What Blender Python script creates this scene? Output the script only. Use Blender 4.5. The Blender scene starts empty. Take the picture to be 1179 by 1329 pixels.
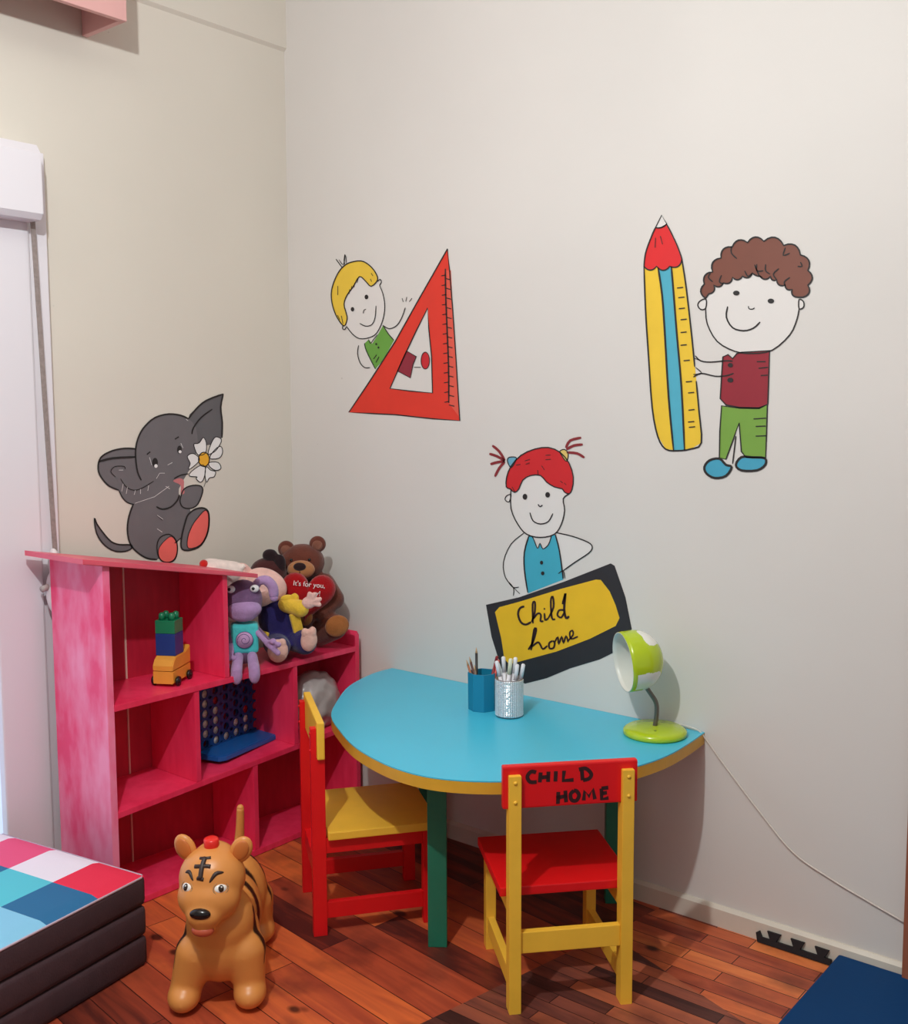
import bpy, bmesh, math, random
from mathutils import Vector, Matrix
from mathutils.bvhtree import BVHTree
from math import sin, cos, pi, radians

random.seed(7)
S = bpy.context.scene
C = S.collection

# ------------------------------------------------------------------ camera
CAM = (2.83945, -2.54187, 1.37548)
YAW, PITCH, ROLL, FPX = 2.258725, -0.0954139, -0.0042465, 1365.389
IW, IH = 1179, 1329
_f = Vector((cos(PITCH)*cos(YAW), cos(PITCH)*sin(YAW), sin(PITCH)))
_r = Vector((sin(YAW), -cos(YAW), 0)); _u = _r.cross(_f)
RT = _r*cos(ROLL) + _u*sin(ROLL); UP = -_r*sin(ROLL) + _u*cos(ROLL); FW = _f
cd = bpy.data.cameras.new('camera'); cam = bpy.data.objects.new('camera', cd); C.objects.link(cam)
cam.matrix_world = Matrix(((RT.x, UP.x, -FW.x, CAM[0]), (RT.y, UP.y, -FW.y, CAM[1]), (RT.z, UP.z, -FW.z, CAM[2]), (0, 0, 0, 1)))
cd.sensor_fit = 'VERTICAL'; cd.sensor_height = 24.0; cd.lens = 24.0*FPX/IH; cd.clip_start = 0.05
S.camera = cam

# ------------------------------------------------------------------ light
S.view_settings.view_transform = 'Standard'; S.view_settings.look = 'None'
S.view_settings.gamma = 1; S.view_settings.use_curve_mapping = False
S.view_settings.exposure = 0.0
w = bpy.data.worlds.new('world'); S.world = w; w.use_nodes = True
w.node_tree.nodes['Background'].inputs[0].default_value = (0.97, 0.98, 0.98, 1)
w.node_tree.nodes['Background'].inputs[1].default_value = 0.34
def lamp(name, loc, power, color, radius):
    l = bpy.data.lights.new(name, 'POINT'); l.energy = power; l.color = color; l.shadow_soft_size = radius
    o = bpy.data.objects.new(name, l); o.location = loc; C.objects.link(o); return o
lamp('ceiling_lamp_light', (1.76, -2.12, 2.50), 112, (0.93, 1.0, 1.0), 0.03)

# ------------------------------------------------------------------ helpers
def lin(c):
    return tuple((v/12.92 if v <= .04045 else ((v+.055)/1.055)**2.4) for v in c)
def rgb(r, g, b): return lin((r/255, g/255, b/255)) + (1,)
MATS = {}
def mat(name, col, rough=.5, metal=0, noise=0, nscale=6, bump=0, bscale=60, spec=.5, coat=0, stretch=None, emit=None, trans=0, sheen=0):
    if name in MATS: return MATS[name]
    m = bpy.data.materials.new(name); m.use_nodes = True; nt = m.node_tree; b = nt.nodes['Principled BSDF']
    b.inputs['Base Color'].default_value = col; b.inputs['Roughness'].default_value = rough
    b.inputs['Metallic'].default_value = metal; b.inputs['Specular IOR Level'].default_value = spec
    b.inputs['Coat Weight'].default_value = coat; b.inputs['Transmission Weight'].default_value = trans
    b.inputs['Sheen Weight'].default_value = sheen
    if emit: b.inputs['Emission Color'].default_value = emit[0]; b.inputs['Emission Strength'].default_value = emit[1]
    tc = nt.nodes.new('ShaderNodeTexCoord'); mp = nt.nodes.new('ShaderNodeMapping'); nt.links.new(tc.outputs['Object'], mp.inputs[0])
    if stretch: mp.inputs['Scale'].default_value = stretch
    if noise:
        n = nt.nodes.new('ShaderNodeTexNoise'); n.inputs['Scale'].default_value = nscale; n.inputs['Detail'].default_value = 5
        nt.links.new(mp.outputs[0], n.inputs['Vector'])
        r = nt.nodes.new('ShaderNodeMapRange'); r.inputs[1].default_value = .3; r.inputs[2].default_value = .7
        r.inputs[3].default_value = 1-noise; r.inputs[4].default_value = 1+noise
        nt.links.new(n.outputs['Fac'], r.inputs[0])
        v = nt.nodes.new('ShaderNodeVectorMath'); v.operation = 'SCALE'; v.inputs[0].default_value = col[:3]
        nt.links.new(r.outputs[0], v.inputs['Scale']); nt.links.new(v.outputs[0], b.inputs['Base Color'])
    if bump:
        n2 = nt.nodes.new('ShaderNodeTexNoise'); n2.inputs['Scale'].default_value = bscale; n2.inputs['Detail'].default_value = 4
        nt.links.new(mp.outputs[0], n2.inputs['Vector'])
        bp = nt.nodes.new('ShaderNodeBump'); bp.inputs['Strength'].default_value = bump; bp.inputs['Distance'].default_value = .004
        nt.links.new(n2.outputs['Fac'], bp.inputs['Height']); nt.links.new(bp.outputs[0], b.inputs['Normal'])
    MATS[name] = m; return m

def Rz(a): return Matrix.Rotation(a, 4, 'Z')
def Rx(a): return Matrix.Rotation(a, 4, 'X')
def Ry(a): return Matrix.Rotation(a, 4, 'Y')
def T(*v): return Matrix.Translation(Vector(v[0] if len(v) == 1 else v))
def frame(loc, ang): return T(loc) @ Rz(ang)

class MB:
    def __init__(s): s.bm = bmesh.new()
    def _add(s, verts, faces, M=None, mi=0, smooth=False):
        vs = [s.bm.verts.new((M @ Vector(v)) if M else v) for v in verts]
        for f in faces:
            try:
                fc = s.bm.faces.new([vs[i] for i in f]); fc.material_index = mi; fc.smooth = smooth
            except ValueError: pass
        return vs
    def box(s, x0, x1, y0, y1, z0, z1, M=None, bev=0, mi=0):
        b = bmesh.new(); bmesh.ops.create_cube(b, size=1)
        for v in b.verts:
            v.co = Vector(((x0+x1)/2+v.co.x*(x1-x0), (y0+y1)/2+v.co.y*(y1-y0), (z0+z1)/2+v.co.z*(z1-z0)))
        if bev: bmesh.ops.bevel(b, geom=b.edges[:], offset=bev, segments=2, profile=.6, affect='EDGES')
        s.merge(b, M, mi); return s
    def merge(s, b, M=None, mi=0, smooth=False):
        b.verts.index_update()
        s._add([tuple(v.co) for v in b.verts], [[v.index for v in f.verts] for f in b.faces], M, mi, smooth); b.free()
    def ell(s, c, r, M=None, rot=None, seg=20, mi=0):
        b = bmesh.new(); bmesh.ops.create_uvsphere(b, u_segments=seg, v_segments=max(8, seg*2//3), radius=1)
        if isinstance(r, (int, float)): r = (r, r, r)
        L = T(c) @ (rot or Matrix()) @ Matrix.Diagonal((r[0], r[1], r[2], 1))
        s.merge(b, (M @ L) if M else L, mi, True); return s
    def tube(s, pts, rad, M=None, seg=10, mi=0, caps=True):
        pts = [Vector(p) for p in pts]; n = len(pts)
        if isinstance(rad, (int, float)): rad = [rad]*n
        t0 = (pts[1]-pts[0]).normalized(); nr = t0.orthogonal().normalized(); rings = []; vv = []; ff = []
        for i, p in enumerate(pts):
            t = (pts[min(i+1, n-1)]-pts[max(i-1, 0)]).normalized()
            nr = (nr - t*nr.dot(t)).normalized(); bn = t.cross(nr)
            for k in range(seg):
                a = 2*pi*k/seg; vv.append(p+(nr*cos(a)+bn*sin(a))*rad[i])
        for i in range(n-1):
            for k in range(seg):
                a = i*seg+k; b2 = i*seg+(k+1) % seg; ff.append((a, b2, b2+seg, a+seg))
        if caps: ff.append(tuple(range(seg))[::-1]); ff.append(tuple((n-1)*seg+k for k in range(seg)))
        s._add(vv, ff, M, mi, True); return s
    def capsule(s, a, b, ra, rb, M=None, seg=16):
        a, b = Vector(a), Vector(b); s.tube([a, b], [ra, rb], M, seg); s.ell(a, ra, M, seg=seg); s.ell(b, rb, M, seg=seg); return s
    def lathe(s, prof, M=None, seg=32, mi=0, close=False):
        vv = []; ff = []; n = len(prof)
        for r, z in prof:
            for k in range(seg):
                a = 2*pi*k/seg; vv.append((r*cos(a), r*sin(a), z))
        for i in range(n-1 if not close else n):
            j = (i+1) % n
            for k in range(seg):
                ff.append((i*seg+k, i*seg+(k+1) % seg, j*seg+(k+1) % seg, j*seg+k))
        if not close: ff.append(tuple(range(seg))[::-1]); ff.append(tuple((n-1)*seg+k for k in range(seg)))
        s._add(vv, ff, M, mi, True); return s
    def prism(s, poly, z0, z1, M=None, mi=0, bev=0):
        b = bmesh.new(); vs = [b.verts.new((x, y, z0)) for x, y in poly]; f = b.faces.new(vs)
        if f.normal.z > 0 or True: b.normal_update()
        r = bmesh.ops.extrude_face_region(b, geom=[f]); bmesh.ops.translate(b, verts=[v for v in r['geom'] if isinstance(v, bmesh.types.BMVert)], vec=(0, 0, z1-z0))
        bmesh.ops.recalc_face_normals(b, faces=b.faces[:])
        if bev: bmesh.ops.bevel(b, geom=[e for e in b.edges if abs(e.verts[0].co.z-e.verts[1].co.z) < 1e-6], offset=bev, segments=2, affect='EDGES')
        s.merge(b, M, mi); return s
    def build(s, name, m, parent=None, world=False, smooth=None, mats=None, recalc=True):
        if recalc: bmesh.ops.recalc_face_normals(s.bm, faces=s.bm.faces[:])
        if world and parent is not None: bmesh.ops.transform(s.bm, matrix=WM[parent.name].inverted(), verts=s.bm.verts[:])
        me = bpy.data.meshes.new(name); s.bm.to_mesh(me); s.bm.free()
        for mm in (mats or [m]): me.materials.append(mm)
        if smooth: me.polygons.foreach_set('use_smooth', [True]*len(me.polygons))
        o = bpy.data.objects.new(name, me); C.objects.link(o)
        if parent is not None: o.parent = parent
        return o
WM = {}
def child_frame(o, parent): WM[o.name] = WM[parent.name]; return o
def tag(o, label, cat, group=None, kind=None):
    if label: o['label'] = label
    if cat: o['category'] = cat
    if group: o['group'] = group
    if kind: o['kind'] = kind
    return o
def thing(name, label, cat, loc=(0, 0, 0), rz=0, group=None, M=None):
    o = bpy.data.objects.new(name, None); C.objects.link(o); o.empty_display_size = .05
    M = M or frame(loc, rz); o.matrix_local = M; WM[o.name] = M.copy()
    return tag(o, label, cat, group)
def struct(mb, name, m, parent=None):
    o = mb.build(name, m, parent)
    if parent is None: o['kind'] = 'structure'
    return o
def fuse(name, mb, m, parent=None, vox=.004, smooth=6):
    """one continuous skin over overlapping rounded volumes"""
    me = bpy.data.meshes.new('tmp'); mb.bm.to_mesh(me); mb.bm.free()
    o = bpy.data.objects.new('tmp', me); C.objects.link(o)
    r = o.modifiers.new('r', 'REMESH'); r.mode = 'VOXEL'; r.voxel_size = vox; r.use_smooth_shade = True
    q = o.modifiers.new('s', 'SMOOTH'); q.iterations = smooth; q.factor = .6
    dg = bpy.context.evaluated_depsgraph_get(); ne = bpy.data.meshes.new_from_object(o.evaluated_get(dg))
    bpy.data.objects.remove(o); ne.name = name; ne.materials.clear(); ne.materials.append(m)
    o = bpy.data.objects.new(name, ne); C.objects.link(o)
    if parent is not None: o.parent = parent
    return o
def label(o, s): o['label'] = s; return o
def cr(pts, n=5, closed=False):
    """smooth curve through points"""
    P = [Vector(p) for p in pts]; N = len(P); out = []
    if N < 3: return P
    for i in range(N if closed else N-1):
        p0 = P[(i-1) % N] if closed else P[max(i-1, 0)]; p1 = P[i]; p2 = P[(i+1) % N]; p3 = P[(i+2) % N] if closed else P[min(i+2, N-1)]
        for k in range(n):
            t = k/n; out.append(.5*((2*p1)+(p2-p0)*t+(2*p0-5*p1+4*p2-p3)*t*t+(3*p1-p0-3*p2+p3)*t**3))
    if not closed: out.append(P[-1])
    return out

# ------------------------------------------------------------------ structure materials
def wall_material(name, col):
    m = bpy.data.materials.new(name); m.use_nodes = True; nt = m.node_tree; b = nt.nodes['Principled BSDF']
    tc = nt.nodes.new('ShaderNodeTexCoord')
    n = nt.nodes.new('ShaderNodeTexNoise'); n.inputs['Scale'].default_value = 1.3; n.inputs['Detail'].default_value = 6; nt.links.new(tc.outputs['Object'], n.inputs['Vector'])
    r = nt.nodes.new('ShaderNodeValToRGB'); r.color_ramp.elements[0].position = .35; r.color_ramp.elements[1].position = .65
    r.color_ramp.elements[0].color = tuple(c*.95 for c in col[:3])+(1,); r.color_ramp.elements[1].color = col
    nt.links.new(n.outputs['Fac'], r.inputs[0])
    # sparse scuffs
    n3 = nt.nodes.new('ShaderNodeTexNoise'); n3.inputs['Scale'].default_value = 17; n3.inputs['Detail'].default_value = 2; nt.links.new(tc.outputs['Object'], n3.inputs['Vector'])
    r3 = nt.nodes.new('ShaderNodeMapRange'); r3.inputs[1].default_value = .765; r3.inputs[2].default_value = .80; r3.inputs[3].default_value = 0; r3.inputs[4].default_value = .35
    nt.links.new(n3.outputs['Fac'], r3.inputs[0])
    mx = nt.nodes.new('ShaderNodeMix'); mx.data_type = 'RGBA'; mx.inputs[7].default_value = rgb(120, 105, 92)
    nt.links.new(r3.outputs[0], mx.inputs[0]); nt.links.new(r.outputs[0], mx.inputs[6]); nt.links.new(mx.outputs[2], b.inputs['Base Color'])
    b.inputs['Roughness'].default_value = .62; b.inputs['Specular IOR Level'].default_value = .3
    n2 = nt.nodes.new('ShaderNodeTexNoise'); n2.inputs['Scale'].default_value = 9; n2.inputs['Detail'].default_value = 8; nt.links.new(tc.outputs['Object'], n2.inputs['Vector'])
    bp = nt.nodes.new('ShaderNodeBump'); bp.inputs['Strength'].default_value = .16; bp.inputs['Distance'].default_value = .008
    nt.links.new(n2.outputs['Fac'], bp.inputs['Height']); nt.links.new(bp.outputs[0], b.inputs['Normal'])
    return m
WALLB = wall_material('wall_paint', rgb(222, 216, 211)); WALLL = wall_material('wall_paint_cream', rgb(224, 215, 203))

def floor_material():
    m = bpy.data.materials.new('wood_floor'); m.use_nodes = True; nt = m.node_tree; b = nt.nodes['Principled BSDF']; L = nt.links.new; N = nt.nodes.new
    tc = N('ShaderNodeTexCoord'); sp = N('ShaderNodeSeparateXYZ'); L(tc.outputs['Object'], sp.inputs[0])
    def planks(w, ln, seed, stops, ang):
        mp = N('ShaderNodeMapping'); mp.inputs['Location'].default_value = seed; mp.inputs['Rotation'].default_value = (0, 0, ang); L(tc.outputs['Object'], mp.inputs[0])
        br = N('ShaderNodeTexBrick'); br.offset = .37; br.inputs['Color1'].default_value = (0, 0, 0, 1); br.inputs['Color2'].default_value = (1, 1, 1, 1)
        br.inputs['Mortar'].default_value = (0, 0, 0, 1); br.inputs['Scale'].default_value = 1; br.inputs['Mortar Size'].default_value = .0012
        br.inputs['Brick Width'].default_value = ln; br.inputs['Row Height'].default_value = w; br.inputs['Bias'].default_value = 0
        L(mp.outputs[0], br.inputs['Vector'])
        gm = N('ShaderNodeMapping'); gm.inputs['Scale'].default_value = (3.2, 26, 1); L(mp.outputs[0], gm.inputs[0])
        ad = N('ShaderNodeVectorMath'); ad.operation = 'ADD'; L(gm.outputs[0], ad.inputs[0])
        sc = N('ShaderNodeVectorMath'); sc.operation = 'SCALE'; sc.inputs['Scale'].default_value = 37; L(br.outputs['Color'], sc.inputs[0]); L(sc.outputs[0], ad.inputs[1])
        gr = N('ShaderNodeTexNoise'); gr.inputs['Scale'].default_value = 1; gr.inputs['Detail'].default_value = 7; gr.inputs['Distortion'].default_value = 1.1; L(ad.outputs[0], gr.inputs['Vector'])
        a1 = N('ShaderNodeMath'); a1.operation = 'MULTIPLY_ADD'; a1.inputs[1].default_value = .95; a1.inputs[2].default_value = -.475; L(gr.outputs['Fac'], a1.inputs[0])
        bw = N('ShaderNodeRGBToBW'); L(br.outputs['Color'], bw.inputs[0])
        a2 = N('ShaderNodeMath'); a2.operation = 'ADD'; L(bw.outputs[0], a2.inputs[0]); L(a1.outputs[0], a2.inputs[1])
        cr_ = N('ShaderNodeValToRGB'); e = cr_.color_ramp.elements
        while len(e) < len(stops): e.new(.5)
        for i, (p, c) in enumerate(stops): e[i].position = p; e[i].color = c
        L(a2.outputs[0], cr_.inputs[0])
        mx = N('ShaderNodeMix'); mx.data_type = 'RGBA'; mx.inputs[7].default_value = rgb(32, 14, 12)
        L(br.outputs['Fac'], mx.inputs[0]); L(cr_.outputs[0], mx.inputs[6]); return mx.outputs[2], gr.outputs['Fac']
    A, ga = planks(.088, 1.15, (.13, .031, 0), [(0, rgb(84, 34, 28)), (.3, rgb(150, 62, 42)), (.55, rgb(180, 78, 50)), (1, rgb(226, 112, 58))], radians(7))
    B, gb = planks(.042, .34, (.05, .012, 0), [(0, rgb(62, 34, 32)), (.35, rgb(104, 58, 50)), (.65, rgb(140, 76, 60)), (1, rgb(178, 96, 66))], 0)
    B2, gc = planks(.05, .3, (.02, .02, 0), [(0, rgb(130, 48, 36)), (.35, rgb(186, 88, 56)), (.7, rgb(214, 110, 64)), (1, rgb(236, 134, 76))], 0)
    # region of narrow darker strips, right of a line that runs through the chair
    def mask(a, bb, c):
        m1 = N('ShaderNodeMath'); m1.operation = 'MULTIPLY_ADD'; m1.inputs[1].default_value = a; m1.inputs[2].default_value = c; L(sp.outputs[0], m1.inputs[0])
        m2 = N('ShaderNodeMath'); m2.operation = 'MULTIPLY_ADD'; m2.inputs[1].default_value = bb; L(sp.outputs[1], m2.inputs[0]); L(m1.outputs[0], m2.inputs[2])
        m3 = N('ShaderNodeMath'); m3.operation = 'GREATER_THAN'; m3.inputs[1].default_value = 0; L(m2.outputs[0], m3.inputs[0]); return m3.outputs[0]
    k1 = mask(1.0, -.18, -1.50); k2 = mask(.35, 1.0, -.28)
    x1 = N('ShaderNodeMix'); x1.data_type = 'RGBA'; L(k2, x1.inputs[0]); L(B, x1.inputs[6]); L(B2, x1.inputs[7])
    x2 = N('ShaderNodeMix'); x2.data_type = 'RGBA'; L(k1, x2.inputs[0]); L(A, x2.inputs[6]); L(x1.outputs[2], x2.inputs[7])
    # worn dark patches and knots
    wn = N('ShaderNodeTexNoise'); wn.inputs['Scale'].default_value = 5.5; wn.inputs['Detail'].default_value = 5; L(tc.outputs['Object'], wn.inputs['Vector'])
    wr = N('ShaderNodeMapRange'); wr.inputs[1].default_value = .52; wr.inputs[2].default_value = .72; wr.inputs[3].default_value = 0; wr.inputs[4].default_value = .6; L(wn.outputs['Fac'], wr.inputs[0])
    x3 = N('ShaderNodeMix'); x3.data_type = 'RGBA'; x3.inputs[7].default_value = rgb(70, 32, 28); L(wr.outputs[0], x3.inputs[0]); L(x2.outputs[2], x3.inputs[6])
    vo = N('ShaderNodeTexVoronoi'); vo.inputs['Scale'].default_value = 3.4; vm = N('ShaderNodeMapping'); vm.inputs['Scale'].default_value = (1, 1.5, 1); vm.inputs['Location'].default_value = (.31, .12, 0); L(tc.outputs['Object'], vm.inputs[0]); L(vm.outputs[0], vo.inputs['Vector'])
    vr = N('ShaderNodeMapRange'); vr.inputs[1].default_value = .05; vr.inputs[2].default_value = .09; vr.inputs[3].default_value = .85; vr.inputs[4].default_value = 0; L(vo.outputs['Distance'], vr.inputs[0])
    x4 = N('ShaderNodeMix'); x4.data_type = 'RGBA'; x4.inputs[7].default_value = rgb(28, 12, 10); L(vr.outputs[0], x4.inputs[0]); L(x3.outputs[2], x4.inputs[6])
    L(x4.outputs[2], b.inputs['Base Color'])
    b.inputs['Roughness'].default_value = .42; b.inputs['Specular IOR Level'].default_value = .35
    bp = N('ShaderNodeBump'); bp.inputs['Strength'].default_value = .12; bp.inputs['Distance'].default_value = .003; L(ga, bp.inputs['Height']); L(bp.outputs[0], b.inputs['Normal'])
    return m

def pink_material(name, a, b_, rough=.38, s1=(5, 5, 2.0), s2=(30, 30, 6)):
    m = bpy.data.materials.new(name); m.use_nodes = True; nt = m.node_tree; b = nt.nodes['Principled BSDF']; L = nt.links.new; N = nt.nodes.new
    tc = N('ShaderNodeTexCoord'); mp = N('ShaderNodeMapping'); mp.inputs['Scale'].default_value = s1; L(tc.outputs['Object'], mp.inputs[0])
    n = N('ShaderNodeTexNoise'); n.inputs['Scale'].default_value = 1.6; n.inputs['Detail'].default_value = 6; L(mp.outputs[0], n.inputs['Vector'])
    mp2 = N('ShaderNodeMapping'); mp2.inputs['Scale'].default_value = s2; L(tc.outputs['Object'], mp2.inputs[0])
    n2 = N('ShaderNodeTexNoise'); n2.inputs['Scale'].default_value = 1.5; n2.inputs['Detail'].default_value = 8; L(mp2.outputs[0], n2.inputs['Vector'])
    ad = N('ShaderNodeMath'); ad.operation = 'MULTIPLY_ADD'; ad.inputs[1].default_value = .4; L(n2.outputs['Fac'], ad.inputs[0])
    ml = N('ShaderNodeMath'); ml.operation = 'MULTIPLY'; ml.inputs[1].default_value = .6; L(n.outputs['Fac'], ml.inputs[0]); L(ml.outputs[0], ad.inputs[2])
    r = N('ShaderNodeValToRGB'); r.color_ramp.elements[0].position = .38; r.color_ramp.elements[1].position = .62; r.color_ramp.elements[0].color = a; r.color_ramp.elements[1].color = b_
    L(ad.outputs[0], r.inputs[0]); L(r.outputs[0], b.inputs['Base Color']); b.inputs['Roughness'].default_value = rough
    b.inputs['Specular IOR Level'].default_value = .6
    return m
PINK = pink_material('pink_stained_board', rgb(234, 42, 84), rgb(250, 62, 104))
PINKL = pink_material('pink_side_brightened', rgb(246, 62, 118), rgb(255, 146, 182), .4, (7, 7, 3), (16, 16, 7))  # board pink made lighter, window-side daylight and sheen put into the colour
PINKE = mat('pink_board_edge', rgb(222, 92, 108), .5, noise=.1, nscale=40)
PINKD = pink_material('pink_back_board_shaded', rgb(182, 20, 54), rgb(204, 32, 62), .6)  # board pink made darker, the compartments' shade put into the colour

# ------------------------------------------------------------------ structure
mb = MB(); mb.box(-.3, 4.6, -4.6, .15, -.06, 0); struct(mb, 'floor', floor_material())
mb = MB(); mb.box(-.12, 4.6, 0, .12, 0, 3.05); struct(mb, 'wall_back', WALLB)
mb = MB(); mb.box(-.12, 0, -4.6, 0, 0, 3.05); struct(mb, 'wall_left', WALLL)
mb = MB(); mb.box(-.12, 4.6, -4.6, .12, 3.05, 3.12); struct(mb, 'ceiling', mat('ceiling_paint', rgb(228, 222, 214), .8))
mb = MB(); mb.prism([(0, 2.612), (.012, 2.622), (.012, 3.05), (0, 3.05)], 0, 4.6, Matrix(((1, 0, 0, 0), (0, 0, -1, 0), (0, 1, 0, 0), (0, 0, 0, 1)))); struct(mb, 'trim_1', WALLL)
BASEM = mat('skirting_paint', rgb(216, 206, 192), .45, noise=.06, nscale=9)
mb = MB(); mb.prism([(0, 0), (-.014, 0), (-.014, .048), (-.006, .056), (0, .056)], 0, 4.5, Matrix(((0, 0, 1, 0), (1, 0, 0, 0), (0, 1, 0, 0), (0, 0, 0, 1)))); struct(mb, 'baseboard_back', BASEM)
mb = MB(); mb.prism([(0, 0), (.014, 0), (.014, .048), (.006, .056), (0, .056)], .02, .92, Matrix(((1, 0, 0, 0), (0, 0, -1, 0), (0, 1, 0, 0), (0, 0, 0, 1)))); struct(mb, 'baseboard_left', BASEM)
# wooden door at the right edge of the back wall
WOODD = mat('brown_door_wood', rgb(158, 92, 66), .45, noise=.18, nscale=5, stretch=(1, 1, .12))
mb = MB(); mb.box(2.145, 2.235, -.032, 0, .0, 2.75, bev=.004).box(3.045, 3.135, -.032, 0, .0, 2.75, bev=.004).box(2.145, 3.135, -.032, 0, 2.66, 2.75, bev=.004)
d1 = struct(mb, 'door_1', WOODD)
mb = MB(); mb.box(2.235, 3.045, -.018, -.001, .01, 2.66); mb.build('door_leaf', WOODD, d1)

# balcony door (window) on the left wall
FRAMEW = mat('white_window_frame', rgb(232, 226, 232), .35)
FRAMEG = mat('grey_frame_gasket', rgb(150, 138, 140), .6)
win = MB(); win.box(-.0, .03, -.985, -.928, 0.0, 2.10, bev=.004); win.box(0, .03, -2.10, -2.04, 0, 2.10, bev=.004)
w1 = struct(win, 'window_1', FRAMEW)
mb = MB(); mb.box(.0, .042, -1.128, -.988, .02, 1.905, bev=.006); mb.box(.0, .042, -2.04, -1.95, .02, 1.905, bev=.006); mb.box(0, .042, -1.95, -1.128, .02, .16, bev=.006); mb.box(0, .042, -1.95, -1.128, 1.78, 1.905, bev=.006); mb.build('window_sash', FRAMEW, w1)
mb = MB(); mb.box(.0, .012, -.9885, -.9845, .02, 1.905); mb.build('gasket', FRAMEG, w1)
mb = MB(); mb.box(.008, .016, -1.95, -1.128, .16, 1.78); mb.build('window_pane', mat('glowing_pane', rgb(190, 205, 228), .2, emit=(rgb(196, 214, 240), 0.75)), w1)  # pane emission added as dim fill on the shelf's left panel
mb = MB()
prof = [(.0, 1.900), (.105, 1.900), (.118, 1.915), (.118, 2.075), (.100, 2.100), (0, 2.108)]
mb.prism(prof, .984, 2.12, Matrix(((1, 0, 0, 0), (0, 0, -1, 0), (0, 1, 0, 0), (0, 0, 0, 1))), bev=.004)
so = mb.build('shutter_box', FRAMEW); tag(so, 'white roller shutter box above the balcony door at the left edge', 'shutter box')
st = thing('shutter_strap', 'long grey shutter strap running down beside the white window frame into a winder', 'shutter strap', (.04, -.97, .95))
mb = MB(); n = 24
pts = [Vector((.055, -.985, 1.93)).lerp(Vector((.045, -.952, .98)), i/n) for i in range(n+1)]
vv = []; 
for p in pts: vv += [p+Vector((0, -.007, 0)), p+Vector((0, .007, 0)), p+Vector((.002, .007, 0)), p+Vector((.002, -.007, 0))]
ff = []
for i in range(n):
    for k in range(4): ff.append((4*i+k, 4*i+(k+1) % 4, 4*i+4+(k+1) % 4, 4*i+4+k))
mb._add(vv, ff); mb.build('strap', mat('grey_strap', rgb(150, 136, 132), .8, noise=.15, nscale=90), st, world=True)
mb = MB(); mb.ell((.0, 0, 0), (.022, .022, .062), T(.072, -.975, .868)); mb.ell((0, 0, 0), (.018, .016, .045), T(.055, -.962, .945))
mb.build('winder', mat('winder_plastic', rgb(226, 214, 216), .4), st, world=True)
mb = MB(); mb.tube([(.072, -.99, .885), (.076, -1.014, .880)], .009); mb.build('crank_knob', mat('winder_knob', rgb(180, 168, 164), .5), st, world=True)

# pink pelmet box, top left
PEL = mat('pink_pelmet_paint', rgb(222, 168, 164), .55, noise=.04, nscale=5)
pe = thing('curtain_pelmet', 'pink wooden pelmet box fixed high on the left wall, open underneath', 'pelmet', (0, -1.5, 2.46))
mb = MB(); mb.box(.182, .200, -2.6, -.759, 2.462, 2.78, bev=.002); mb.build('front_board', PEL, pe, world=True)
mb = MB(); mb.box(.001, .1815, -.777, -.759, 2.462, 2.78, bev=.002); mb.build('side_board', PEL, pe, world=True)
mb = MB(); mb.box(.001, .1815, -2.6, -.7775, 2.762, 2.78); mb.build('top_board', PEL, pe, world=True)

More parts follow.
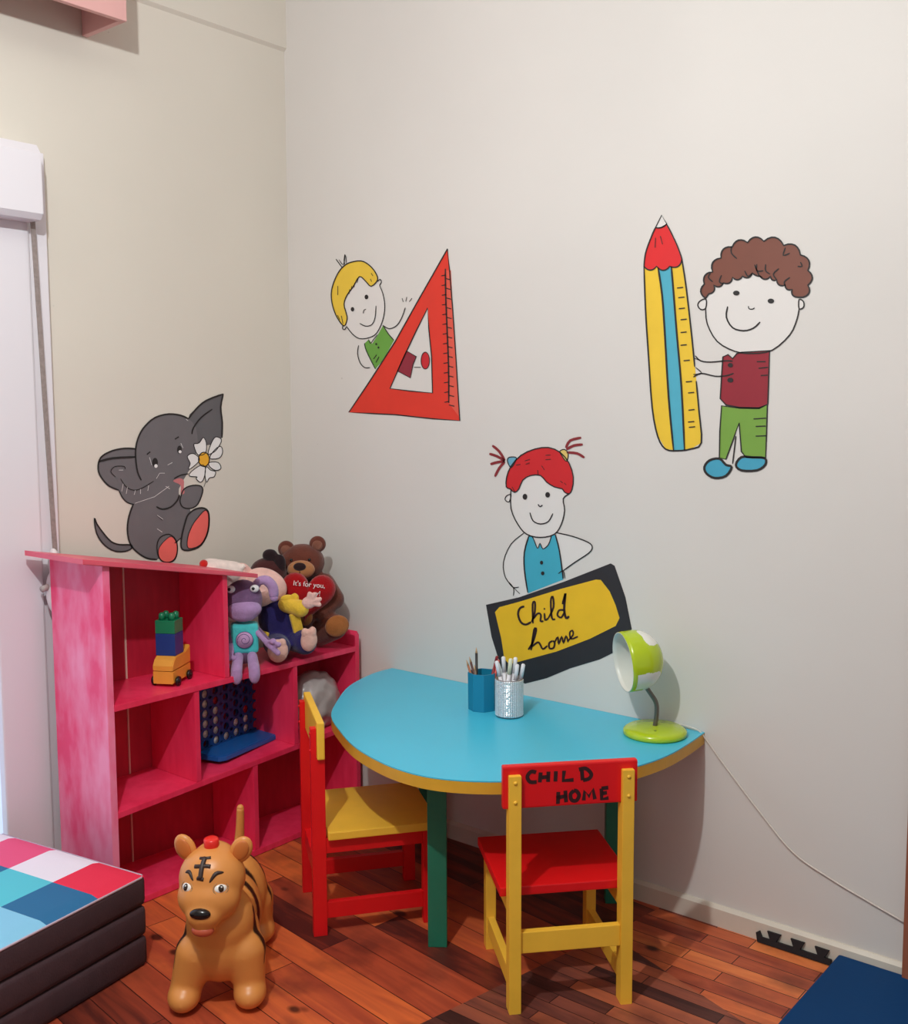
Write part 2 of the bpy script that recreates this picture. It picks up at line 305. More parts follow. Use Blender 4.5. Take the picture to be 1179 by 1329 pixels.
# ------------------------------------------------------------------ wall murals (flat paint on the plaster)
BLACK = mat('mural_black_line', rgb(34, 28, 28), .6); FACE = mat('mural_skin_white', rgb(226, 220, 216), .6)
def scallop(pts, k=.35, n=6):
    out = []; N = len(pts)
    for i in range(N):
        a = Vector(pts[i][:2]); b2 = Vector(pts[(i+1) % N][:2]); d = b2-a; nn = Vector((d.y, -d.x)); kk = pts[i][2] if len(pts[i]) > 2 else k
        for q in range(n):
            t = q/n; out.append(tuple(a+d*t+nn*kk*sin(pi*t)**.8))
    return out
def paint(n, r, g, b): return mat('mural_'+n, rgb(r, g, b), .55, noise=.035, nscale=14)
class Mural:
    def __init__(s, name, label_, ox, oy, k, side, loc):
        s.o = thing(name, label_, 'mural', loc); s.ox, s.oy, s.k, s.side, s.n = ox, oy, k, side, 0
        s.lm = MB(); s.mi = 0
    def p(s, q, h=0):      # the artist's sketch coordinates, carried onto the wall plane
        x = s.ox+q[0]/s.k; y = s.oy+q[1]/s.k
        d = FW + RT*(x-IW/2)/FPX - UP*(y-IH/2)/FPX; c = Vector(CAM); i = 1 if s.side == 'back' else 0
        P = c + d*(-c[i]/d[i]); P[i] = -h if s.side == 'back' else h
        return P
    def fill(s, name, pts, m, smooth=3, lab=None, outline=0):
        s.n += 1; h = .0003+.00007*s.n
        q = cr([(a, b, 0) for a, b in pts], smooth, True) if smooth else [Vector((a, b, 0)) for a, b in pts]
        mb = MB(); b = mb.bm; vs = [b.verts.new(s.p(v, h)) for v in q]
        es = [b.edges.new((vs[i], vs[(i+1) % len(vs)])) for i in range(len(vs))]
        bmesh.ops.triangle_fill(b, edges=es, use_beauty=True)
        o = mb.build(name, m, s.o, world=True)
        if lab: label(o, lab)
        if outline: s.line(pts, outline, closed=True, smooth=smooth)
        return o
    def line(s, pts, wd=7, closed=False, smooth=3, mb=None, h=None):
        wd *= 1.2
        q = cr([(a, b, 0) for a, b in pts], smooth, closed) if smooth and len(pts) > 2 else [Vector((a, b, 0)) for a, b in pts]
        if closed: q = q+[q[0]]
        mb = mb or s.lm; n = len(q); vv = []; h = h or .0020
        for i, v in enumerate(q):
            t = (q[min(i+1, n-1)]-q[max(i-1, 0)])
            if closed and i in (0, n-1): t = q[1]-q[-2]
            if t.length < 1e-6: t = Vector((1, 0, 0))
            t.normalize(); nn = Vector((-t.y, t.x, 0)); ww = wd/2*(1 if closed or 0 < i < n-1 else .7)
            vv += [s.p(v+nn*ww, h), s.p(v-nn*ww, h)]
        mb._add(vv, [(2*i, 2*i+1, 2*i+3, 2*i+2) for i in range(n-1)], mi=s.mi)
    def ring(s, name, outer, inner, m, lab=None):
        s.n += 1; h = .0003+.00007*s.n; mb = MB(); b = mb.bm; es = []
        for lp in (outer, inner):
            vs = [b.verts.new(s.p(v, h)) for v in lp]; es += [b.edges.new((vs[i], vs[(i+1) % len(vs)])) for i in range(len(vs))]
        bmesh.ops.triangle_fill(b, edges=es, use_beauty=True); o = mb.build(name, m, s.o, world=True)
        if lab: label(o, lab)
        s.line(outer, 6, closed=True, smooth=0); s.line(inner, 6, closed=True, smooth=0); return o
    def dot(s, c, rx, ry, m=None, mb=None, h=None):
        q = [(c[0]+rx*cos(a*pi/7), c[1]+ry*sin(a*pi/7)) for a in range(14)]; mb = mb or s.lm
        mb._add([s.p(v, h or .0021) for v in q], [tuple(range(14))], mi=s.mi)
    def done(s, name='outline'):
        s.lm.build(name, BLACK, s.o, world=True, recalc=False, mats=[BLACK, MATS.get('mural_petal_white', BLACK)])

# elephant (left wall), sketch frame of the wall region (80,480) at 4.535 per unit
M = Mural('elephant_mural', 'wall painting of a grey baby elephant holding a white daisy above the pink shelf', 80, 480, 4.535, 'left', (0, -.7, 1.02))
GREY = paint('elephant_grey', 110, 105, 108); CORAL = paint('coral', 244, 106, 98); GREY2 = paint('elephant_dark_grey', 98, 95, 98)
M.fill('tail', [(192, 872), (205, 905), (240, 955), (290, 1010), (340, 1028), (405, 1030), (408, 1052), (370, 1068), (310, 1066), (255, 1035), (215, 985), (196, 930)], GREY, outline=7)
M.fill('ear', [(436, 465), (370, 462), (300, 475), (240, 505), (216, 545), (216, 600), (240, 645), (280, 685), (335, 708), (400, 720), (500, 690), (500, 540)], GREY)
M.line([(436, 465), (370, 462), (300, 475), (240, 505), (216, 545), (216, 600), (240, 645), (280, 685), (335, 708)], 8)
M.fill('ear', [(745, 288), (790, 230), (850, 180), (950, 142), (935, 220), (944, 310), (942, 400), (880, 440), (780, 430)], GREY2)
M.line([(745, 288), (790, 230), (850, 180), (950, 142)], 8); M.line([(950, 142), (935, 220), (944, 310), (942, 400)], 8)
M.fill('body', [(420, 790), (395, 860), (385, 940), (400, 1020), (440, 1070), (500, 1108), (565, 1115), (640, 1060), (700, 990), (760, 900), (740, 780), (640, 720), (500, 740)], GREY)
M.line([(420, 790), (395, 860), (385, 940), (400, 1020), (440, 1070), (500, 1108), (560, 1116)], 8); M.line([(664, 1020), (700, 990)], 6)
M.fill('head', [(436, 465), (450, 400), (490, 330), (550, 280), (630, 260), (700, 268), (745, 288), (790, 340), (800, 450), (770, 560), (745, 600), (690, 700), (690, 740), (650, 800), (600, 820), (560, 800), (480, 775), (430, 790), (380, 775), (345, 730), (330, 670), (315, 630), (288, 600), (310, 570), (365, 568), (372, 600), (350, 630), (375, 680), (420, 700), (470, 690), (540, 650), (500, 600), (440, 560)], GREY, smooth=2)
M.fill('cheek', [(430, 560), (520, 600), (560, 640), (520, 670), (450, 690), (420, 640)], GREY, smooth=0)
M.line([(345, 640), (375, 685), (420, 708), (470, 697), (540, 655)], 4)
M.line([(467, 650), (445, 600), (434, 520), (436, 450), (455, 385), (490, 330), (550, 280), (630, 260), (700, 268), (745, 288)], 8)
M.line([(218, 540), (300, 520), (434, 513)], 11); M.line([(765, 378), (775, 340), (820, 280), (885, 232)], 7)
M.line([(335, 708), (355, 750), (385, 780), (425, 793)], 6); M.line([(556, 805), (590, 820), (640, 808), (678, 770), (692, 735)], 8)
M.line([(315, 630), (288, 600), (310, 570), (365, 568), (372, 585)], 4)
M.fill('hand', [(700, 745), (720, 700), (770, 680), (820, 685), (828, 720), (800, 790), (760, 815), (715, 810), (696, 780)], GREY, outline=6)
M.fill('foot', [(745, 850), (790, 818), (840, 815), (865, 850), (860, 950), (820, 1030), (760, 1060), (708, 1055), (702, 1000), (725, 900)], GREY, outline=8)
M.fill('foot_sole', [(800, 870), (845, 825), (866, 870), (855, 960), (815, 1030), (745, 1050), (740, 990), (765, 920)], CORAL, outline=4, lab='coral pink sole of the raised foot')
M.fill('foot', [(560, 1030), (580, 985), (630, 968), (670, 1000), (680, 1060), (665, 1115), (630, 1133), (590, 1125), (566, 1090)], GREY, outline=6)
M.fill('foot_sole', [(568, 1060), (600, 1010), (645, 980), (675, 1020), (678, 1070), (660, 1115), (620, 1133), (580, 1118)], CORAL, outline=3, lab='coral pink sole of the lower foot')
M.fill('tongue', [(655, 655), (690, 638), (718, 650), (718, 690), (722, 725), (700, 730), (700, 680)], paint('tongue', 205, 120, 122))
M.line([(660, 640), (700, 620), (745, 612)], 6)
WP = paint('petal_white', 236, 232, 230)
pet = [[(800, 500), (778, 450), (780, 435), (808, 430), (832, 398), (850, 430), (845, 490)], [(860, 495), (880, 430), (905, 395), (938, 408), (930, 440), (900, 480)],
       [(870, 520), (900, 470), (935, 450), (946, 485), (925, 520)], [(868, 545), (920, 545), (936, 580), (905, 592), (870, 570)],
       [(850, 570), (875, 590), (905, 600), (895, 630), (868, 636), (852, 662), (842, 620)], [(820, 560), (845, 580), (835, 640), (815, 662), (790, 640), (795, 630), (752, 625), (760, 600)],
       [(805, 540), (760, 580), (745, 580), (755, 550), (738, 510), (770, 492), (805, 515)]]
fl = None
for q in pet: M.fill('daisy_petal', q, WP, outline=4)
M.fill('daisy_centre', [(836+32*cos(a*pi/6), 527+42*sin(a*pi/6)) for a in range(12)], paint('daisy_yellow', 236, 172, 40), outline=5, lab='yellow centre of the daisy')
M.line([(848, 655), (835, 690)], 3)
M.dot((548, 545), 17, 27); M.dot((692, 470), 14, 24)
ww = M.lm; M.mi = 1; M.dot((553, 566), 10, 11, mb=ww, h=.0023); M.dot((695, 482), 9, 9, mb=ww, h=.0023)
for a, b, c, d in [(515, 515, 528, 560), (700, 432, 712, 460), (622, 560, 650, 545), (555, 640, 575, 608), (575, 608, 605, 608), (360, 670, 352, 715), (385, 690, 378, 730), (432, 708, 425, 735), (462, 702, 462, 730), (335, 590, 360, 590), (510, 680, 505, 712), (560, 855, 595, 880), (560, 935, 590, 955), (730, 290, 742, 300), (430, 785, 540, 748), (540, 750, 630, 685), (610, 685, 635, 700)]:
    M.line([(a, b), (c, d)], 2.6, mb=ww, h=.0023)
M.mi = 0
M.line([(500, 498), (520, 482)], 9); M.line([(665, 408), (688, 394)], 9); M.line([(558, 855), (592, 884)], 5)
M.done()

# blond boy with red set square, (400,300) at 4.9125
M = Mural('boy_and_set_square_mural', 'wall painting of a blond boy waving behind a big red set square', 400, 300, 4.9125, 'back', (.6, 0, 1.4))
REDT = paint('set_square_red', 224, 52, 34)
M.fill('face', [(250, 600), (235, 560), (235, 460), (330, 290), (400, 350), (455, 340), (480, 400), (492, 480), (478, 570), (440, 650), (390, 680), (330, 685), (285, 655)], FACE)
M.fill('hair', [(228, 225), (270, 200), (340, 190), (390, 215), (430, 260), (446, 310), (405, 352), (370, 320), (330, 290), (290, 355), (250, 410), (232, 465), (245, 520), (252, 560), (232, 605), (190, 555), (160, 480), (150, 400), (165, 330), (195, 265)], paint('hair_yellow', 236, 196, 62), outline=6, lab='yellow hair')
M.fill('shirt', [(388, 690), (410, 718), (440, 670), (480, 600), (515, 655), (550, 695), (480, 820), (430, 880), (395, 810), (370, 760), (362, 715)], paint('shirt_green', 104, 160, 62), smooth=1, lab='green shirt')
M.fill('trouser_leg', [(630, 762), (693, 800), (672, 850), (655, 935), (572, 892)], paint('trouser_maroon', 142, 34, 52), smooth=1, outline=5, lab='maroon trouser leg')
M.fill('shoe', [(750+27*cos(a*pi/6), 825+54*sin(a*pi/6)) for a in range(12)], paint('shoe_red', 200, 30, 40), outline=4, lab='red shoe')
M.ring('set_square', [(892, 112), (905, 250), (925, 500), (945, 800), (970, 1208), (800, 1196), (560, 1170), (400, 1162), (262, 1155), (400, 950), (560, 700), (700, 450)], [(765, 490), (772, 620), (790, 800), (796, 1032), (660, 1020), (525, 1003), (600, 830), (690, 640)], REDT, 'red triangular set square with a cut-out centre')
M.fill('scale_strip', [(882, 250), (912, 250), (962, 1180), (902, 1100)], paint('set_square_light', 226, 88, 70), smooth=0)
M.line([(878, 240), (880, 400), (888, 600), (898, 850), (900, 1095)], 8)
for i in range(14):
    y = 280+i*62; M.line([(852+i*1.6, y+5), (882+i*1.5, y)], 7); M.line([(882+i*1.5, y+22), (910+i*2, y+30)], 7)
M.line([(180, 178), (200, 205), (222, 235)], 5); M.line([(238, 148), (232, 185), (236, 212)], 5); M.line([(200, 182), (228, 215), (240, 150), (248, 210)], 4)
M.line([(445, 322), (462, 308), (470, 325), (458, 345)], 5); M.line([(226, 600), (222, 620), (236, 628), (248, 608)], 5)
M.line([(458, 345), (480, 400), (492, 480), (478, 570), (440, 650), (390, 680), (330, 685), (285, 655), (248, 608)], 5)
M.dot((375, 420), 12, 15); M.dot((286, 498), 11, 14); M.line([(355, 525), (358, 505), (372, 498)], 4); M.line([(332, 588), (370, 606), (410, 595), (430, 550), (436, 476)], 5)
M.line([(480, 600), (520, 622), (570, 600), (605, 540), (622, 488)], 5)
for a in [((602, 428), (610, 452)), ((632, 420), (626, 448)), ((665, 428), (648, 450))]: M.line(a, 5)
M.line([(325, 728), (318, 780), (335, 840), (365, 870), (398, 870)], 5); M.line([(362, 715), (375, 765), (432, 880)], 5); M.line([(480, 600), (515, 655), (550, 695)], 5)
M.line([(388, 690), (400, 716), (420, 690), (445, 660)], 4); M.dot((437, 720), 6, 7); M.dot((452, 742), 6, 7); M.line([(420, 815), (440, 788)], 6); M.line([(435, 838), (455, 800)], 6)
M.line([(678, 868), (720, 868)], 5)
for a in [((322, 300), (315, 330)), ((300, 330), (296, 358)), ((282, 350), (276, 378)), ((268, 370), (264, 400)), ((192, 350), (192, 408)), ((405, 268), (416, 286)), ((400, 305), (408, 322)), ((215, 540), (225, 590)), ((190, 535), (205, 565))]: M.line(a, 5)
M.done()

# curly boy with pencil ruler, (800,260) at 3.4964
M = Mural('boy_and_pencil_mural', 'wall painting of a curly haired boy in a maroon top holding a giant pencil', 800, 260, 3.4964, 'back', (1.7, 0, 1.3))
PY = paint('pencil_yellow', 238, 196, 50)
M.fill('pencil_barrel', [(128, 300), (296, 275), (320, 400), (345, 620), (365, 820), (388, 1100), (340, 1128), (280, 1136), (225, 1128), (190, 1070), (165, 940), (148, 700), (135, 500)], PY, smooth=1, lab='yellow pencil barrel with ruler ticks')
M.fill('pencil_stripe', [(192, 305), (252, 300), (262, 420), (278, 620), (298, 850), (312, 1134), (262, 1134), (240, 900), (222, 600), (210, 430)], paint('stripe_cyan', 78, 172, 196), smooth=1, lab='light blue stripe down the pencil')
M.fill('pencil_tip', scallop([(128, 300, .02), (135, 240, .02), (160, 170, .02), (180, 124, -.15), (230, 108, .02), (262, 170, .02), (288, 230, .02), (300, 268, .3), (245, 300, .3), (185, 300, .3)], 0), paint('tip_red', 224, 30, 34), smooth=0, outline=5, lab='red painted pencil head')
M.fill('pencil_point', [(180, 124), (208, 68), (232, 108), (205, 124)], FACE, smooth=0, outline=4, lab='white pencil point')
M.line([(128, 300), (135, 500), (148, 700), (165, 940), (190, 1070), (225, 1128), (280, 1136), (340, 1128), (388, 1100), (378, 960), (365, 820)], 6)
M.line([(300, 268), (320, 400), (345, 620), (358, 755)], 6); M.line([(192, 305), (210, 430), (222, 600), (240, 900), (262, 1134)], 7); M.line([(252, 300), (262, 420), (278, 620), (298, 850), (312, 1134)], 7)
for x, y in [(278, 398), (284, 442), (286, 492), (294, 542), (294, 600), (294, 658), (308, 728), (318, 824), (328, 874), (330, 952), (328, 1006), (332, 1030)]: M.line([(x, y), (x+28, y-3)], 6)
M.line([(180, 170), (178, 215)], 4); M.line([(202, 162), (212, 200)], 4)
M.fill('face', [(405, 440), (440, 400), (500, 350), (620, 320), (760, 370), (825, 430), (828, 520), (790, 610), (710, 680), (620, 695), (540, 685), (460, 640), (415, 560)], FACE)
M.fill('ear', [(410, 450), (385, 455), (372, 475), (385, 495), (408, 490)], FACE, outline=5); M.fill('ear', [(832, 450), (852, 460), (852, 485), (832, 492)], FACE, outline=5)
M.fill('hair', scallop([(408, 445), (402, 380), (440, 325), (478, 262), (528, 212), (598, 192), (672, 186), (762, 205), (838, 248), (872, 318), (872, 385), (850, 440, 0), (826, 440), (800, 405), (768, 385), (730, 362), (702, 345), (655, 345, .1), (620, 330), (575, 345), (530, 350), (488, 375), (445, 385), (422, 425, 0)], .30), paint('hair_brown', 122, 68, 52), smooth=0, outline=6, lab='curly brown hair')
for q in [[(525, 208), (525, 240), (550, 265)], [(640, 290), (640, 320), (670, 320)], [(680, 290), (680, 320), (700, 335)], [(770, 215), (760, 250), (790, 240)], [(740, 310), (715, 335), (730, 360)], [(790, 350), (765, 370), (770, 390)], [(825, 300), (845, 300), (838, 280)], [(430, 330), (420, 350), (440, 370)], [(480, 340), (470, 370), (490, 380)], [(585, 320), (600, 345), (620, 330)], [(630, 292), (650, 340), (665, 350)]]: M.line(q, 5)
M.line([(408, 492), (415, 560), (460, 640), (540, 685), (620, 695), (710, 680), (790, 610), (822, 540), (832, 492)], 5)
M.dot((547, 421), 15, 11); M.dot((704, 457), 15, 11); M.line([(602, 480), (605, 492), (620, 494), (630, 488)], 4); M.line([(508, 482), (502, 530), (530, 578), (580, 592), (625, 580), (655, 552)], 6)
M.fill('top', [(486, 710), (510, 700), (530, 718), (550, 695), (570, 690), (698, 682), (694, 800), (690, 925), (650, 942), (560, 940), (500, 928), (474, 900), (480, 800)], paint('top_maroon', 146, 28, 44), smooth=1, outline=5, lab='maroon sleeveless top')
M.fill('trousers', [(480, 932), (560, 942), (650, 944), (688, 928), (684, 1060), (680, 1168), (590, 1165), (570, 1140), (560, 1010), (535, 1080), (500, 1175), (470, 1168), (472, 1050)], paint('trousers_green', 118, 160, 62), smooth=1, outline=5, lab='green trousers')
BL = paint('shoe_blue', 66, 160, 190)
M.fill('shoe', [(402, 1210), (425, 1180), (470, 1172), (500, 1200), (526, 1210), (500, 1250), (450, 1260), (412, 1240)], BL, outline=9, lab='blue shoe'); M.fill('shoe', [(545, 1200), (570, 1165), (620, 1166), (676, 1170), (678, 1200), (640, 1225), (570, 1225)], BL, outline=9, lab='blue shoe')
M.line([(545, 1070), (538, 1130), (530, 1195)], 5)
M.line([(360, 705), (385, 728), (430, 734), (500, 728), (530, 730)], 5); M.line([(356, 716), (385, 728)], 4); M.line([(352, 802), (388, 785), (450, 798), (500, 796), (535, 785)], 5); M.line([(362, 758), (390, 785), (352, 790)], 4)
M.dot((520, 748), 12, 10); M.dot((520, 816), 14, 11)
for a in [((640, 732), (680, 732)), ((648, 762), (690, 758)), ((658, 795), (690, 793)), ((625, 992), (682, 988)), ((635, 1026), (680, 1024)), ((635, 1070), (682, 1068))]: M.line(a, 6)
M.done()

# red-haired girl with board, (600,550) at 3.9083
M = Mural('girl_and_sign_mural', 'wall painting of a red-haired girl with pigtails behind a yellow board lettered Child home', 600, 550, 3.9083, 'back', (1.1, 0, .8))
M.fill('face', [(250, 330), (300, 290), (390, 250), (480, 300), (545, 350), (515, 380), (522, 440), (505, 510), (470, 560), (400, 576), (330, 560), (285, 510), (260, 440), (245, 395)], FACE)
M.fill('ear', [(250, 360), (228, 365), (220, 385), (240, 396)], FACE, outline=4)
M.fill('arm', [(318, 552), (250, 610), (212, 700), (222, 780), (262, 830), (262, 870), (330, 870), (315, 700)], FACE); M.fill('arm', [(480, 552), (560, 570), (640, 600), (662, 625), (645, 655), (570, 705), (512, 742), (500, 650)], FACE, smooth=2)
M.fill('hair', [(226, 320), (228, 270), (250, 215), (300, 160), (370, 128), (440, 120), (500, 145), (545, 200), (566, 270), (560, 330), (545, 355), (520, 345), (510, 330), (470, 320), (430, 295), (400, 262), (350, 262), (310, 285), (290, 330), (268, 348), (245, 330)], paint('hair_red', 206, 26, 32), smooth=2, outline=5, lab='bright red hair')
M.fill('hair_bobble', [(232, 190), (240, 170), (275, 170), (272, 190), (250, 222)], paint('bobble_blue', 104, 166, 190), outline=4, lab='blue hair bobble'); M.fill('hair_bobble', [(498, 140), (520, 130), (540, 150), (532, 190), (510, 165)], paint('bobble_yellow', 226, 196, 110), outline=4, lab='yellow hair bobble')
for qs in ([[(218, 185), (190, 140), (155, 110)], [(218, 188), (180, 165), (140, 152)], [(218, 190), (180, 195), (145, 205)], [(218, 192), (190, 225), (168, 268)]], [[(528, 122), (550, 85), (606, 70)], [(530, 130), (570, 110), (614, 105)], [(532, 145), (585, 150), (622, 172)]]):
    pg = MB()
    for q in qs: M.line(q, 11, mb=pg, h=.0018)
    label(pg.build('pigtail', paint('pigtail_dark_red', 136, 34, 40), M.o, world=True, recalc=False), 'dark red pigtail strands')
M.fill('shirt', [(340, 570), (360, 575), (385, 632), (397, 605), (412, 634), (440, 612), (455, 568), (475, 562), (495, 640), (512, 760), (515, 790), (335, 860), (318, 740), (316, 650)], paint('shirt_cyan', 62, 168, 192), smooth=1, lab='turquoise sleeveless shirt')
M.fill('sign_border', [(122, 918), (290, 880), (520, 800), (755, 708), (775, 720), (830, 880), (862, 1040), (850, 1120), (700, 1195), (550, 1240), (430, 1290), (320, 1318), (200, 1240), (150, 1080)], paint('sign_black', 40, 38, 42), smooth=0, lab='thick black border of the board')
M.fill('sign_panel', [(168, 955), (190, 930), (300, 900), (500, 838), (680, 790), (705, 792), (750, 850), (780, 920), (800, 985), (780, 1025), (650, 1090), (480, 1155), (240, 1220), (215, 1190), (200, 1090)], paint('sign_yellow', 240, 188, 28), smooth=0, lab='yellow panel lettered Child home')
BRN = MATS['mural_black_line']; tx = MB()
def st_(q, wd=8): M.line(q, wd, mb=tx, h=.0023)
st_([(318, 925), (296, 935), (286, 965), (300, 1005), (325, 1018), (352, 1005)], 9); st_([(355, 1005), (370, 960), (372, 905), (360, 915), (362, 1012)], 8); st_([(363, 990), (385, 962), (402, 968), (400, 1000), (415, 1000)], 8)
st_([(420, 960), (424, 995), (440, 985)], 8); M.dot((420, 938), 4, 5, mb=tx, h=.0023); st_([(440, 985), (466, 930), (462, 875), (452, 900), (458, 985), (475, 990)], 8)
st_([(520, 945), (495, 945), (486, 970), (505, 982), (522, 955)], 8); st_([(512, 915), (524, 870), (526, 865), (520, 940), (530, 985), (545, 975)], 10)
st_([(338, 1145), (360, 1110), (378, 1045), (368, 1045), (352, 1148)], 9); st_([(354, 1132), (385, 1108), (398, 1118), (412, 1142), (435, 1125)], 8)
st_([(462, 1100), (444, 1112), (446, 1138), (466, 1136), (472, 1110), (462, 1100)], 8); st_([(472, 1108), (488, 1080), (492, 1118), (508, 1078), (516, 1112), (530, 1075), (540, 1108)], 7); st_([(540, 1100), (565, 1070), (562, 1048), (548, 1060), (556, 1090), (590, 1078)], 7)
label(tx.build('sign_writing', mat('writing_dark', rgb(44, 16, 20), .5), M.o, world=True, recalc=False), 'handwritten words Child home')
M.line([(250, 330), (250, 430), (285, 510), (330, 560), (400, 576), (470, 560), (505, 510), (522, 440), (515, 380), (545, 355)], 5)
M.dot((321, 370), 12, 15); M.dot((436, 360), 12, 14); M.line([(387, 408), (397, 420), (410, 412)], 5); M.line([(346, 450), (362, 492), (400, 508), (440, 495), (462, 455)], 5)
M.line([(318, 552), (250, 610), (212, 700), (222, 780), (262, 830), (262, 872)], 4); M.line([(238, 805), (262, 830), (290, 828)], 4); M.line([(262, 830), (295, 862)], 4)
M.line([(480, 552), (560, 570), (640, 600), (662, 625), (645, 655), (570, 705), (515, 745)], 5); M.line([(490, 760), (515, 745), (524, 785)], 4)
M.line([(340, 570), (318, 650), (318, 740), (335, 855)], 6); M.line([(475, 562), (495, 640), (512, 760), (514, 785)], 6); M.line([(340, 570), (360, 575), (385, 632), (397, 605), (412, 634), (440, 612), (455, 568)], 4)
M.dot((405, 704), 8, 10); M.dot((411, 758), 9, 10)
for a in [((320, 188), (345, 180)), ((325, 205), (345, 198)), ((275, 210), (298, 205)), ((425, 160), (450, 158)), ((425, 182), (452, 180)), ((405, 212), (420, 235)), ((385, 235), (388, 262)), ((255, 320), (270, 345)), ((500, 290), (512, 300)), ((520, 300), (530, 310))]: M.line(a, 4)
M.done()

# ------------------------------------------------------------------ pink shelf unit
FX = .356
def back_x(y): return .115 + (y+.98)*.07
def s2z(y): return .268 + .042*(y+.98)
sh = thing('toy_shelf', 'pink stepped wooden toy shelf with a sloping roof board against the left wall', 'shelf', (.2, -.5, 0))
def part(mb, name, m=PINK, lab=None):
    o = mb.build(name, m, sh, world=True)
    if lab: label(o, lab)
    return o
# side panel, taller at the left
PYZ = Matrix(((0, 0, 1, 0), (1, 0, 0, 0), (0, 1, 0, 0), (0, 0, 0, 1)))   # polygon in (y,z), extruded along x
mb = MB(); mb.prism([(-.995, 0), (-.974, 0), (-.974, .965), (-.995, .969)], .09, FX, PYZ, bev=.001); part(mb, 'side_panel', PINKL, 'tall left side panel, streaky pink brightened for the daylight on it')
mb = MB(); mb.prism([(-.050, 0), (-.032, 0), (-.032, .622), (-.041, .636), (-.050, .622)], .17, FX, PYZ); part(mb, 'side_panel')
mb = MB(); mb.prism([(-.600, .586), (-.582, .586), (-.582, .8925), (-.600, .896)], .142, FX, PYZ, bev=.001); part(mb, 'divider')
mb = MB(); mb.prism([(-.712, s2z(-.71)+.018), (-.694, s2z(-.7)+.018), (-.694, .567), (-.712, .567)], .135, FX, PYZ, bev=.001); part(mb, 'divider')
mb = MB(); mb.prism([(-.330, s2z(-.33)+.018), (-.312, s2z(-.31)+.018), (-.312, .567), (-.330, .567)], .16, FX, PYZ, bev=.001); part(mb, 'divider')
mb = MB(); mb.prism([(-.500, .021), (-.482, .021), (-.482, s2z(-.49)), (-.500, s2z(-.49))], .15, FX, PYZ, bev=.001); part(mb, 'divider')
mb = MB(); mb.box(.12, FX+.002, -.974, -.050, .568, .585, bev=.001); part(mb, 'shelf_board')
mb = MB(); mb.prism([(-.974, s2z(-.974)), (-.050, s2z(-.05)), (-.050, s2z(-.05)+.017), (-.974, s2z(-.974)+.017)], .12, FX+.001, PYZ, bev=.001); part(mb, 'shelf_board')
mb = MB(); mb.box(.12, FX+.001, -.974, -.050, .002, .020, bev=.001); part(mb, 'bottom_board')
mb = MB(); mb._add([(back_x(y)+dx, y, z) for y in (-.99, -.05) for dx in (0, -.006) for z in (.02, 1)], [])
mb = MB()
def rz_(y): return .9815-.1847*(y+1.06)
for y0, y1, z0, z1, z2 in [(-.974, -.7885, .02, rz_(-.974), rz_(-.7885)), (-.7845, -.582, .02, rz_(-.7845), rz_(-.582)), (-.582, -.05, .02, .568, .568)]:
    a0, a1 = back_x(y0), back_x(y1)
    q = [(a0, y0, z0), (a1, y1, z0), (a1, y1, z2), (a0, y0, z1), (a0-.006, y0, z0), (a1-.006, y1, z0), (a1-.006, y1, z2), (a0-.006, y0, z1)]
    mb._add(q, [(0, 1, 2, 3), (4, 7, 6, 5), (0, 4, 5, 1), (3, 2, 6, 7), (0, 3, 7, 4), (1, 5, 6, 2)])
part(mb, 'back_panel', PINKD, 'back board, crimson darkened for the shade inside the shelf')
mb = MB(); 
for z0, z1 in [(.02, s2z(-.79)), (s2z(-.79)+.018, .567), (.586, .928)]: mb.box(back_x(-.786)-.001, back_x(-.786)+.003, -.789, -.784, z0, z1)
part(mb, 'back_seam', mat('pale_gap_tone', rgb(226, 196, 180), .6), 'thin added pale strip for the bright gap where the back boards meet')  # pale strip added in place of the bright wall seen through a gap
mb = MB(); mb.prism([(-1.060, .982), (-.478, .8745), (-.478, .8865), (-1.060, .996)], .075, FX+.016, PYZ, bev=.0015); part(mb, 'roof_board', mat('pink_roof', rgb(224, 88, 108), .4, noise=.06, nscale=8), 'sloping roof board, lighter salmon pink on top')

# ------------------------------------------------------------------ toy car and building blocks
CY = mat('car_yellow_wood', rgb(232, 160, 62), .4, noise=.05, nscale=20); CBK = mat('tyre_black', rgb(26, 18, 20), .3)
f_ = Vector((.50, -.866, 0)); side = Vector((.866, .50, 0))
car = thing('toy_car', 'small yellow wooden toy car with black wheels in the top compartment of the pink shelf', 'toy car', M=Matrix(((side.x, -f_.x, 0, .266), (side.y, -f_.y, 0, -.722), (0, 0, 1, .585), (0, 0, 0, 1))))
YZc = Matrix(((0, 0, 1, 0), (1, 0, 0, 0), (0, 1, 0, 0), (0, 0, 0, 1)))
mb = MB(); mb.prism([(-.062, .010), (.062, .010), (.062, .046), (-.062, .046)], -.031, .031, YZc, bev=.002); mb.build('car_chassis', CY, car)
mb = MB(); mb.prism([(-.062, .048), (.062, .048), (.062, .100), (.025, .086), (-.036, .086), (-.050, .078), (-.062, .062)], -.031, .031, YZc, bev=.002); mb.build('car_body', CY, car)
for y in (-.040, .040):
    for x in (-1, 1):
        mb = MB(); mb.lathe([(.0135, -.004), (.0145, 0), (.0135, .004)], T(x*.037, y, .0146) @ Ry(pi/2), 20); mb.ell((x*.042, y, .0146), (.002, .005, .005)); mb.build('wheel', CBK, car)
mb = MB(); mb.tube([(0, .044, .092), (0, .044, .118)], .009, seg=16); mb.ell((0, .044, .118), .009); mb.build('driver_peg', CY, car)
